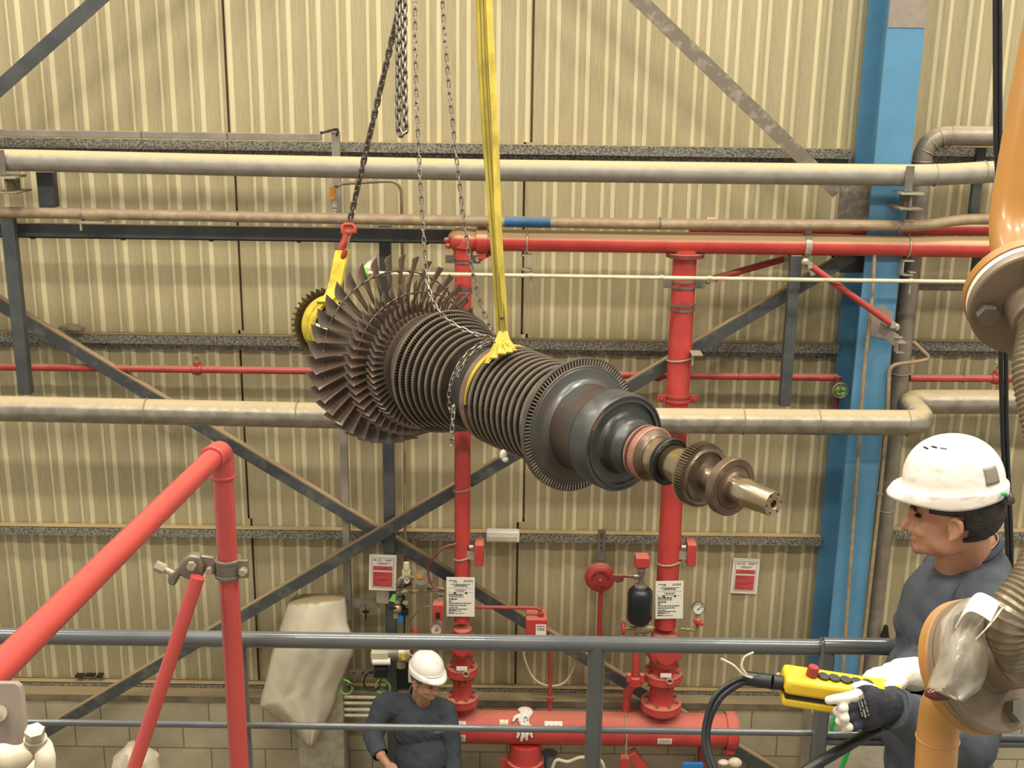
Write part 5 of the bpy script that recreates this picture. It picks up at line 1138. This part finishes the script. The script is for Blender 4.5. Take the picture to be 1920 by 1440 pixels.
# ================================================================== people
def voxel(mb, size, it=4, fac=.5, disp=None):
    me = bpy.data.meshes.new('v'); me.from_pydata([tuple(p) for p in mb.v],[],mb.f); me.update()
    ob = bpy.data.objects.new('v',me); COL.objects.link(ob)
    m = ob.modifiers.new('r','REMESH'); m.mode = 'VOXEL'; m.voxel_size = size
    s = ob.modifiers.new('s','SMOOTH'); s.iterations = it; s.factor = fac
    bpy.context.view_layer.update(); out = bpy.data.meshes.new_from_object(ob.evaluated_get(bpy.context.evaluated_depsgraph_get()))
    bpy.data.objects.remove(ob); bpy.data.meshes.remove(me)
    if disp:
        nn = [v.normal.copy() for v in out.vertices]
        for v,n in zip(out.vertices,nn): v.co = v.co + n*disp(v.co,n)
    return out
def partm(name, me, m, parent, label=None):
    vs = [v.co for v in me.vertices]; lo = V([min(p[i] for p in vs) for i in range(3)]); hi = V([max(p[i] for p in vs) for i in range(3)]); c = (lo+hi)/2
    me.transform(Matrix.Translation(-c)); me.shade_smooth(); me.name = name
    me.materials.clear(); me.materials.append(m)
    o = bpy.data.objects.new(name,me); COL.objects.link(o); o.parent = parent; o.location = c-wloc(parent); WL[o.name] = c
    if label: o['label'] = label
    return o
class HF:                                       # head frame
    def __init__(s,c,f,k=1):
        s.c,s.k = V(c),k; s.f = V(f).normalized(); s.l = Z_.cross(s.f).normalized(); s.u = s.f.cross(s.l); s.R = Matrix((s.f,s.l,s.u)).transposed()
    def p(s,f,l,u): return s.c+(s.f*f+s.l*l+s.u*u)*s.k
def head_mb(mb,h):
    k = h.k
    def e(c,r,R=None): mb.sph(h.p(*c),[x*k for x in r],20,14,R or h.R)
    e((-.012,0,.035),(.098,.077,.092)); e((.03,0,-.035),(.066,.06,.07)); e((.078,0,-.083),(.02,.026,.018)); e((.05,0,-.07),(.04,.047,.03))
    for s in (-1,1):
        e((.06,s*.036,-.025),(.03,.02,.024)); e((.012,s*.05,-.05),(.04,.012,.032)); e((.09,s*.026,.026),(.012,.024,.008))
        mb.tube([h.p(*q) for q in ((.006,s*.078,-.032),(-.008,s*.084,-.024),(-.02,s*.089,-.004),(-.02,s*.09,.016),(-.008,s*.087,.026),(.004,s*.081,.018))],[.0075*k]*6,10); e((-.004,s*.077,-.004),(.016,.007,.026)); e((.003,s*.079,-.03),(.009,.008,.011))
        e((.092,s*.012,-.036),(.011,.009,.008))
    mb.caps_(h.p(.086,0,.014),.009*k,h.p(.112,0,-.03),.0125*k,12); e((.086,0,.02),(.014,.02,.012))
    e((.088,0,-.056),(.012,.022,.007)); e((.085,0,-.068),(.012,.019,.007)); e((.078,0,-.048),(.016,.026,.016))
    return mb
def helmet(h, parent, m, rim_u=.068, tilt=0, k=1.0, marks=None, front=.0, CH=.13):
    f,u = h.f*cos(tilt)-h.u*sin(tilt), h.u*cos(tilt)+h.f*sin(tilt); l = h.l; c = h.p(.006+front,0,rim_u)
    A,B,C = .128*k,.107*k,CH*k; n = 56; prof = []; vs = []
    J = 14
    def ringp(th, rad, z, ext=0): return c+f*((rad*A+ext)*cos(th))+l*((rad*B+ext)*sin(th))+u*z
    rows = []
    for j in range(1,J+1):
        t = j/J*pi/2; rows.append([(sin(t)**.92, C*cos(t)**.95 if cos(t) > 1e-6 else 0, 0, 0) for _ in range(n)])
    rows.append([(1,-.004,.003,0)]*n); rows.append([(1,-.006,.007,0)]*n)
    lip = []
    for a in range(n):
        th = 2*pi*a/n; pk = max(0,cos(th))**3; lip.append((1,-.026*k-.002*pk-.012*abs(sin(th))**4,(.008+.034*pk)*k,0))
    mid = []
    for a in range(n):
        th = 2*pi*a/n; pk = max(0,cos(th))**3; mid.append((1,-.01*k-.001*pk,(.0085+.02*pk)*k,0))
    rows += [mid,lip,[(q[0],q[1]-.007*k,q[2]-.001,0) for q in lip]]
    vs = [c+u*C]
    for R_ in rows: vs += [ringp(2*pi*a/n, R_[a][0], R_[a][1], R_[a][2]) for a in range(n)]
    fs = [(0,1+a,1+(a+1)%n) for a in range(n)]
    for j in range(len(rows)-1): fs += [(1+j*n+a,1+(j+1)*n+a,1+(j+1)*n+(a+1)%n,1+j*n+(a+1)%n) for a in range(n)]
    o = part('hard_hat', MB().add(vs,fs), m, parent, 'white hard hat', ang=50); s = o.modifiers.new('t','SOLIDIFY'); s.thickness = .003; s.offset = -1
    def on(th, t, out=.0015):     # point on dome
        return c+f*(A*sin(t)**.92*cos(th))*(1+out*8)+l*(B*sin(t)**.92*sin(th))*(1+out*8)+u*(C*cos(t)**.95)*(1+out*8)
    return o,on,c,f,l,u,(A,B,C)
def patch(on, parent, m, th0, th1, t0, t1, name, lab=None, n=6):
    mb = MB(); vs = [on(th0+(th1-th0)*i/n, t0+(t1-t0)*j/n) for j in range(n+1) for i in range(n+1)]
    mb.add(vs,[(j*(n+1)+i,j*(n+1)+i+1,(j+1)*(n+1)+i+1,(j+1)*(n+1)+i) for j in range(n) for i in range(n)])
    o = part(name, mb, m, parent, lab); s = o.modifiers.new('t','SOLIDIFY'); s.thickness = .001; return o
def cutplane(bm, c, d, rad):
    import bmesh
    fs = [f for f in bm.faces if (f.calc_center_median()-c).length < rad]
    g = set(fs)
    for f in fs: g.update(f.verts); g.update(f.edges)
    bmesh.ops.bisect_plane(bm, geom=list(g), plane_co=c, plane_no=d, clear_outer=True)
def neckloop(bm, c, d, r):
    d = d.normalized(); u,w = frame(d)
    vs = [v.co.copy() for v in bm.verts if v.is_boundary and abs((v.co-c).dot(d)) < 1e-3 and (v.co-c).length < .2]
    if len(vs) < 8: return None
    m = sum(vs,V())/len(vs); vs.sort(key=lambda p: atan2((p-m).dot(w),(p-m).dot(u)))
    P = []
    for k in range(44):
        a = -pi+2*pi*k/44; q = [p for p in vs if abs((atan2((p-m).dot(w),(p-m).dot(u))-a+pi)%(2*pi)-pi) < .16]
        if q: P.append(sum(q,V())/len(q))
    return MB().tube(P, r, 8, closed=True)
def folds(amp, seed, stretch=(1,1,1), fq=7):
    def d(p,n):
        q = V((p.x*stretch[0],p.y*stretch[1],p.z*stretch[2]))*fq+V((seed,seed*2,0))
        return amp*(noise.noise(q)+.5*abs(noise.noise(q*2.1)))
    return d
def hand_mb(wrist, palm, side, nrm, fingers, thumb, k=1.0):
    """wrist, palm centre, side = towards index, nrm = back of hand; fingers = 4 lists of points from the knuckle"""
    mb = MB(); ax = (palm-wrist).normalized(); R = Matrix((ax,side,nrm)).transposed()
    mb.sph(palm,(.048*k,.042*k,.017*k),16,10,R); mb.caps_(wrist,.027*k,palm-ax*.02,.024*k,12)
    for i,(pts,r) in enumerate(fingers):
        rr = [r*k*(1-.22*j/(len(pts)-1)) for j in range(len(pts))]
        mb.sph(pts[0],rr[0]*1.15,10,8); mb.tube(pts,rr,12); mb.sph(pts[-1],rr[-1],10,8)
        for j in range(1,len(pts)-1): mb.sph(pts[j],rr[j]*1.03,10,8)
    rr = [.0135*k,.0125*k,.011*k,.009*k][:len(thumb)]
    mb.tube(thumb,rr,12); 
    for p,q in zip(thumb,rr): mb.sph(p,q,10,8)
    return mb
# ------------------------------------------------------------------ the nearer worker
def near_worker():
    h = HF(dp(1787,968,2.79),(-.9,.36,-.12)); N = dp(1818,1050,2.86)
    tf = V((-1,.03,0)).normalized(); tl = Z_.cross(tf)
    if tl.y > 0: tl = -tl
    base = V((N.x,N.y,2.8)); r = T('person','nearer worker in white hard hat and dark slate sweatshirt holding the yellow pendant','person', base)
    LS = N+tl*.165-Z_*.065; RS = N-tl*.15-Z_*.1-tf*.02
    LE = dp(1812,1398,2.62); LW = dp(1668,1326,2.47); RE = N-tl*.16-Z_*.36+tf*.02; RW_ = dp(1706,1272,2.66)
    HIP = N-Z_*.62+tf*.01; LH,RH = HIP+tl*.095,HIP-tl*.095
    LK,RK = V((LH.x+tf.x*.03,LH.y+tf.y*.03,3.26)),V((RH.x+tf.x*.03,RH.y+tf.y*.03,3.26)); LA,RA = V((LH.x,LH.y,2.88)),V((RH.x,RH.y,2.88))
    TR = Matrix((tf,tl,Z_)).transposed()
    def torso(mb,g=0):
        mb.sph(N-Z_*.2+tf*.02,(.115+g,.168+g,.2),24,16,TR); mb.sph(N-Z_*.42+tf*.04,(.122+g,.155+g,.22),24,16,TR); mb.sph(N-Z_*.6+tf*.01,(.118+g,.16+g,.13),24,16,TR)
        mb.caps_(LS,.062+g,RS,.062+g); mb.caps_(N+Z_*.04-tf*.004,.056+g*.9,N-Z_*.12,.085+g); mb.caps_(N-tf*.035-Z_*.035,.055+g,LS,.055+g); return mb
    def arms(mb,g=0,full=True):
        mb.caps_(LS,.06+g,LE,.046+g); mb.caps_(LE,.046+g,LW,.031+g*.9); mb.caps_(RS,.06+g,RE,.046+g); mb.caps_(RE,.046+g,RW_,.031+g*.9); return mb
    body = head_mb(MB(),h); body.caps_(h.p(-.025,0,-.04),.056,N-Z_*.02+tf*-.0,.06,18); body.caps_(h.p(.0,0,-.06),.045,N-Z_*.03+tf*.03,.05,16)
    torso(body); arms(body)
    for a,b,c in ((LH,LK,LA),(RH,RK,RA)): body.caps_(a,.085,b,.057); body.caps_(b,.057,c,.038); body.caps_(c-Z_*.04,.036,c-Z_*.045+tf*.13,.028)
    # hand cores continue the arms
    lp = dp(1622,1322,2.46); rp = dp(1660,1276,2.58)
    body.caps_(LW,.029,lp,.02); body.caps_(RW_,.029,rp,.02)
    partm('body', voxel(body,.004,9), M_skin2, r)
    # shirt
    sh = torso(MB(),.012); arms(sh,.013)
    # rolled hem of sleeves and lower edge
    me = voxel(sh,.0065,4,.5,lambda p,n: .008*noise.noise(V((p.x*9,p.y*9,p.z*16)))+.012*abs(noise.noise(V((p.x*15+p.z*9,p.y*12,p.z*9))))*(1 if p.z < N.z-.2 else .35)+(.0045*sin((p-LW).length*95+5*noise.noise(p*8)) if (p-LW).length < .2 and (p-LW).dot(LE-LW) > 0 and p.y < N.y-.1 else 0))
    import bmesh
    bm = bmesh.new(); bm.from_mesh(me)
    cut = [(LW,(LW-LE).normalized()),(RW_,(RW_-RE).normalized()),(N+Z_*.028,(Z_*.88+tf*.42).normalized())]
    bmesh.ops.delete(bm, geom=[v for v in bm.verts if v.co.z < N.z-.64], context='VERTS')
    for i,(c_,d_) in enumerate(cut): cutplane(bm, c_, d_, .078 if i < 2 else .17)
    NL = neckloop(bm,cut[2][0],cut[2][1],.0085); bm.to_mesh(me); bm.free()
    s = partm('sweatshirt', me, M_shirt, r); m_ = s.modifiers.new('t','SOLIDIFY'); m_.thickness = .003; m_.offset = 1
    u_,w_ = frame((Z_*.88+tf*.42).normalized())
    if NL: part('collar', NL, M_shirt, s)
    part('cuff', MB().band(LW-(LW-LE).normalized()*.03,(LW-LE),0,.03,.03,.047,26), M_shirt, s)
    part('shoulder_seam', MB().tube(smooth([N+tl*.075-Z_*.0+tf*.03,N+tl*.13-Z_*.07+tf*.1,N+tl*.135-Z_*.16+tf*.125,N+tl*.13-Z_*.25+tf*.13],6),.0016,6), M_shirt2, s)
    tr = MB()
    for a,b,c in ((LH,LK,LA),(RH,RK,RA)): tr.caps_(a,.1,b,.072); tr.caps_(b,.072,c,.058)
    tr.sph(N-Z_*.62+tf*.01,(.128,.172,.11),24,14,TR); partm('jeans', voxel(tr,.009,3,.5,folds(.006,3)), M_jean, r)
    for c in (LA,RA):
        bt_ = MB().caps_(c,.05,c-Z_*.03,.048); bt_.caps_(c-Z_*.045,.042,c-Z_*.05+tf*.14,.036); part('boot', bt_, M_boot, r)
    # hair under the helmet
    def keep(p):
        q = p-h.c; f,l,u = q.dot(h.f),q.dot(h.l),q.dot(h.u)
        return u > -.06-.28*f and f < .052-(.04 if u < .03 else 0) and not (abs(l) > .06 and abs(f+.005) < .028 and u < .027) and (f < -.02 or u > .012)
    hm = MB().sph(h.p(-.014,0,.03),(.105,.083,.097),48,34,h.R,keep); o = part('hair', hm, M_hair, r, ang=80); s_ = o.modifiers.new('t','SOLIDIFY'); s_.thickness = .006; s_.offset = 0
    for s in (-1,1):
        part('eyebrow', MB().tube([h.p(.093,s*.014,.028),h.p(.092,s*.028,.032),h.p(.082,s*.044,.028)],.0035,8), M_hair, r)
        part('eye', MB().sph(h.p(.079,s*.03,.01),(.009,.012,.005),12,8,h.R), M_eye, r)
    part('stubble', MB().sph(h.p(.079,0,-.083),(.0195,.0255,.0175),18,14,h.R,lambda p:(p-h.p(.079,0,-.083)).dot(h.f)>.004), mat('stubbled_skin','#9a6c54',.6,0,'#82594a',120), r)
    part('mouth', MB().tube([h.p(.088,-.02,-.062),h.p(.0975,0,-.061),h.p(.088,.02,-.062)],.003,8), M_lip, r)
    nk = MB(); c0 = N+Z_*.03; nk.tube([c0+Z_*.014+(u_*cos(a)+w_*sin(a))*.0635+tf*.0 for a in [2*pi*i/40 for i in range(40)]],.0014,5,closed=True); part('necklace', nk, M_zincL, r)
    hh,on,c,f,l,u,ABC = helmet(h, r, M_helm2, .092, .02, .92, front=-.008, CH=.124)
    # slots and stickers on the near (left) side
    sd = 1 if h.l.dot(cf) < 0 else -1
    for i,(th,t) in enumerate(((.55,.62),(.85,.55),(1.2,.56))):
        a,b = on(sd*th,t,.0008),on(sd*(th+.24),t+.02,.0008)
        part('vent_slot', MB().bar(a,b,.005,.002,u), M_blk2 if i < 2 else M_patch, hh)
    patch(on, hh, M_grey2, sd*2.25, sd*2.62, 1.12, 1.48, 'sticker', 'grey sticker')
    p = c-f*.112*1-l*0+l*sd*.06-u*.014; part('green_sticker', MB().box(c-f*.113+l*sd*.062-u*.013,(.012,.012,.006),Matrix((f,l,u)).transposed()), M_green, hh)
    part('ratchet', MB().tube([c-f*.11+l*.05-u*.03,c-f*.125-u*.05,c-f*.11-l*.05-u*.03],.011,10), M_blk2, hh)
    # near (left) glove: black knit back, white leather fingers
    D = dp
    side = cu; nrm = -cf
    fing = [([D(1607,1303,2.43),D(1585,1308,2.41),D(1566,1311,2.405),D(1554,1313,2.41)],.0108),
            ([D(1597,1322,2.43),D(1580,1327,2.405),D(1570,1334,2.42),D(1572,1336,2.45)],.0108),
            ([D(1598,1341,2.43),D(1583,1346,2.405),D(1574,1352,2.42),D(1577,1353,2.45)],.0103),
            ([D(1604,1358,2.43),D(1592,1363,2.41),D(1585,1367,2.425),D(1590,1368,2.45)],.0095)]
    gl = hand_mb(D(1672,1324,2.47), D(1622,1328,2.45), (cu*.95+cr*.1).normalized(), -cf, fing, [D(1640,1306,2.45),D(1634,1294,2.45),D(1618,1286,2.46),D(1604,1288,2.46)], 1.12)
    g = partm('glove', voxel(gl,.0032,3), M_glove, r, 'white leather work glove with black knit back')
    bk_ = MB(); bk_.sph(D(1627,1327,2.44),(.047,.05,.022),18,12,Matrix((cr,cu,cf)).transposed()); bk_.caps_(D(1650,1324,2.455),.037,D(1668,1325,2.47),.036)
    for i,(pts,q) in enumerate(fing[1:]): bk_.caps_(pts[0]-cf*.004,.0135,(pts[0]+pts[1])/2-cf*.004,.013,10)
    partm('knit_back', voxel(bk_,.0035,3), M_glovek, g, 'black knit glove back')
    lg = MB(); lines(lg,D(1618,1324,2.418),(cu*-.9+cr*.25).normalized(),(cr*.9+cu*.25).normalized(),[(-.026,.022,.006,.003),(-.024,.024,-.001,.004),(-.012,.02,-.007,.0025)],.002,4); part('pale_emblem', lg, M_grey2, g, 'pale printed emblem')
    part('cuff_opening', MB().sph(D(1642,1326,2.426),(.009,.019,.006),14,8,Matrix((cr,cu,cf)).transposed()), M_brass, g, 'tan cuff opening')
    # far (right) glove, white
    fr_ = [([D(1652,1271,2.56),D(1636,1272,2.55),D(1624,1282,2.545),D(1621,1293,2.55)],.011),
           ([D(1655,1266,2.58),D(1638,1265,2.575),D(1625,1273,2.57),D(1620,1282,2.58)],.011),
           ([D(1660,1262,2.6),D(1644,1260,2.6),D(1630,1264,2.6),D(1622,1272,2.61)],.0105),
           ([D(1668,1260,2.62),D(1654,1257,2.62),D(1640,1258,2.63),D(1630,1264,2.64)],.0095)]
    gr = hand_mb(D(1712,1264,2.64), D(1675,1270,2.59), (-cf*.8-cu*.4).normalized(), (cu*.9-cf*.3).normalized(), fr_, [D(1690,1277,2.56),D(1676,1286,2.53),D(1660,1289,2.52),D(1648,1291,2.52)], 1.1)
    gr.caps_(D(1690,1262,2.62),.034,D(1716,1264,2.66),.04)
    partm('glove', voxel(gr,.0035,3), M_glove, r, 'white work glove')
near_worker()
# ------------------------------------------------------------------ the far worker
def far_worker():
    h = HF(at(797,1276,6.68),(.7,-.68,-.17)); N = at(789,1302,6.84)
    tf = V((.3,-.95,0)).normalized(); tl = Z_.cross(tf); TR = Matrix((tf,tl,Z_)).transposed()
    r = T('person','far worker in dark crew neck top and white hard hat beside the red manifold','person', V((N.x,N.y+.03,0)))
    RS,LS = at(722,1322,6.84),at(834,1335,6.84); RE,RW_ = at(699,1378,6.74),at(714,1416,6.58); LE,LW = at(846,1394,6.78),at(852,1452,6.68)
    B = N-Z_*.0
    def torso(mb,g=0):
        mb.sph(N-Z_*.22+tf*.02-tl*.0,(.12+g,.175+g,.2),24,16,TR); mb.sph(N-Z_*.44+tf*.05,(.145+g,.175+g,.22),24,16,TR); mb.sph(N-Z_*.6+tf*.02,(.13+g,.17+g,.13),24,16,TR)
        mb.caps_(RS,.066+g,N-Z_*.1,.08+g); mb.caps_(LS,.066+g,N-Z_*.1,.08+g); mb.caps_(N+Z_*.03+tf*.012,.06+g,N-Z_*.1,.085+g); return mb
    def arms(mb,g=0):
        mb.caps_(RS,.066+g,RE,.052+g); mb.caps_(RE,.052+g,RW_,.035+g); mb.caps_(LS,.066+g,LE,.052+g); mb.caps_(LE,.052+g,LW,.035+g); return mb
    hd = at(734,1442,6.52); ld = LW-Z_*.1+tf*.03
    HIP = N-Z_*.64; LH,RH = HIP+tl*.1,HIP-tl*.1
    LK,RK = V((LH.x,LH.y-.02,.46)),V((RH.x,RH.y-.02,.46)); LA,RA = V((LH.x,LH.y+.03,.09)),V((RH.x,RH.y+.03,.09))
    body = head_mb(MB(),h); body.caps_(h.p(-.02,0,-.04),.058,N-Z_*.03,.064,18); body.caps_(h.p(.02,0,-.06),.045,N-Z_*.04+tf*.03,.055,16)
    torso(body); arms(body)
    for a,b,c in ((LH,LK,LA),(RH,RK,RA)): body.caps_(a,.085,b,.057); body.caps_(b,.057,c,.04); body.caps_(c-Z_*.04,.038,c-Z_*.05+tf*.13,.03)
    # bare hands with fingers
    fx = (hd-RW_).normalized(); sx = tf.cross(fx).normalized() if abs(tf.dot(fx)) < .95 else X_
    for w,p in ((RW_,hd),(LW,ld)):
        ax = (p-w).normalized(); sd = (cr-ax*cr.dot(ax)).normalized(); nr = sd.cross(ax)
        fg = []
        for i,o in enumerate((-.03,-.01,.01,.03)):
            k0 = p+ax*.035+sd*o; fg.append(([k0,k0+ax*.03+nr*.004,k0+ax*.05+nr*.016,k0+ax*.056+nr*.034],.0098-.0008*abs(i-1.4)))
        body.merge(hand_mb(w,p,sd,nr,fg,[p-sd*.032-ax*.005,p-sd*.052+ax*.02+nr*.01,p-sd*.05+ax*.045+nr*.02],1.0))
    partm('body', voxel(body,.0055,4), M_skin, r)
    sh = torso(MB(),.014); arms(sh,.013)
    me = voxel(sh,.0075,4,.5,lambda p,n: .008*noise.noise(V((p.x*8,p.y*8,p.z*13)))+.011*abs(noise.noise(V((p.x*15+p.z*12,p.y*14,p.z*9)))))
    import bmesh
    bm = bmesh.new(); bm.from_mesh(me); ax = (h.p(-.02,0,-.02)-N).normalized()
    cut = [(RW_,(RW_-RE).normalized()),(LW,(LW-LE).normalized()),(N+Z_*.022,(Z_*.88+tf*.4).normalized())]
    bmesh.ops.delete(bm, geom=[v for v in bm.verts if v.co.z < N.z-.66], context='VERTS')
    for i,(c_,d_) in enumerate(cut): cutplane(bm, c_, d_, .078 if i < 2 else .125)
    NL = neckloop(bm,cut[2][0],cut[2][1],.009); bm.to_mesh(me); bm.free()
    s = partm('crew_top', me, M_shirt2, r); m_ = s.modifiers.new('t','SOLIDIFY'); m_.thickness = .003; m_.offset = 1
    if NL: part('neckband', NL, M_shirt2, s)
    lg = MB(); cc = N-Z_*.2+tf*.15+tl*.09; uu = (tl+tf*-.35).normalized(); lines(lg,cc+tf*.0,uu,Z_,[(-.045,.045,.0,.01),(-.02,.05,-.014,.005)],.004,8); part('chest_print', lg, M_grey2, s, 'small pale chest print')
    tr = MB()
    for a,b,c in ((LH,LK,LA),(RH,RK,RA)): tr.caps_(a,.1,b,.075); tr.caps_(b,.075,c,.062)
    tr.sph(HIP,(.14,.18,.11),24,14,TR); partm('trousers', voxel(tr,.01,3,.5,folds(.006,5)), M_pants, r)
    for c in (LA,RA): part('boot', MB().caps_(c,.052,c-Z_*.03,.05).caps_(c-Z_*.045,.044,c-Z_*.05+tf*.15,.038), M_boot, r)
    def keep(p):
        q = p-h.c; f,l,u = q.dot(h.f),q.dot(h.l),q.dot(h.u); return u > -.05-.25*f and f < .03 and (f < -.02 or u > .02)
    o = part('hair', MB().sph(h.p(-.014,0,.03),(.1,.079,.092),36,24,h.R,keep), M_hairg, r, ang=80); s_ = o.modifiers.new('t','SOLIDIFY'); s_.thickness = .004; s_.offset = 0
    for q in (-1,1):
        part('eyebrow', MB().tube([h.p(.098,q*.012,.03),h.p(.098,q*.028,.033),h.p(.088,q*.044,.028)],.004,8), M_hairg, r); part('eye', MB().sph(h.p(.089,q*.03,.012),(.009,.013,.006),12,8,h.R), M_eye, r)
    part('mouth', MB().tube([h.p(.088,-.022,-.063),h.p(.098,0,-.061),h.p(.088,.022,-.063)],.0032,8), M_lip, r)
    hh,on,c,f,l,u,ABC = helmet(h, r, M_helm, .112, .06, .95, front=-.004, CH=.108)
    # raised crown ridge and front rim step
    part('crown_ridge', MB().tube([on(0,t,-.002) for t in [.05+.08*i for i in range(8)]]+[on(0,.8,-.004)],[.006]+[.010]*7+[.004],10), M_helm, hh)
    part('front_step', MB().tube([on(th,1.5,-.001) for th in [-.9+.15*i for i in range(13)]],[.002]+[.006]*11+[.002],8), M_helm, hh)
far_worker()
# ================================================================== light
def area(name, loc, size, e, col=(1,.95,.84), rot=(0,0,0), sy=None):
    l = bpy.data.lights.new(name,'AREA'); l.energy = e; l.color = col; l.size = size
    if sy: l.shape = 'RECTANGLE'; l.size_y = sy
    o = bpy.data.objects.new(name,l); COL.objects.link(o); o.location = loc; o.rotation_euler = rot; return o
for x in (-4.5,-1,2.5,6):
    for y in (.5,4.6): area('ceiling_lamp',(x,y,10.2),1.6,225,sy=.6)
w = bpy.data.worlds.new('hall'); SC.world = w; w.use_nodes = True
bg = w.node_tree.nodes['Background']; bg.inputs[0].default_value = (1,.95,.86,1); bg.inputs[1].default_value = .64
SC.view_settings.view_transform = 'Standard'; SC.view_settings.look = 'None'; SC.view_settings.gamma = 1; SC.view_settings.use_curve_mapping = False
SC.view_settings.exposure = 0.0
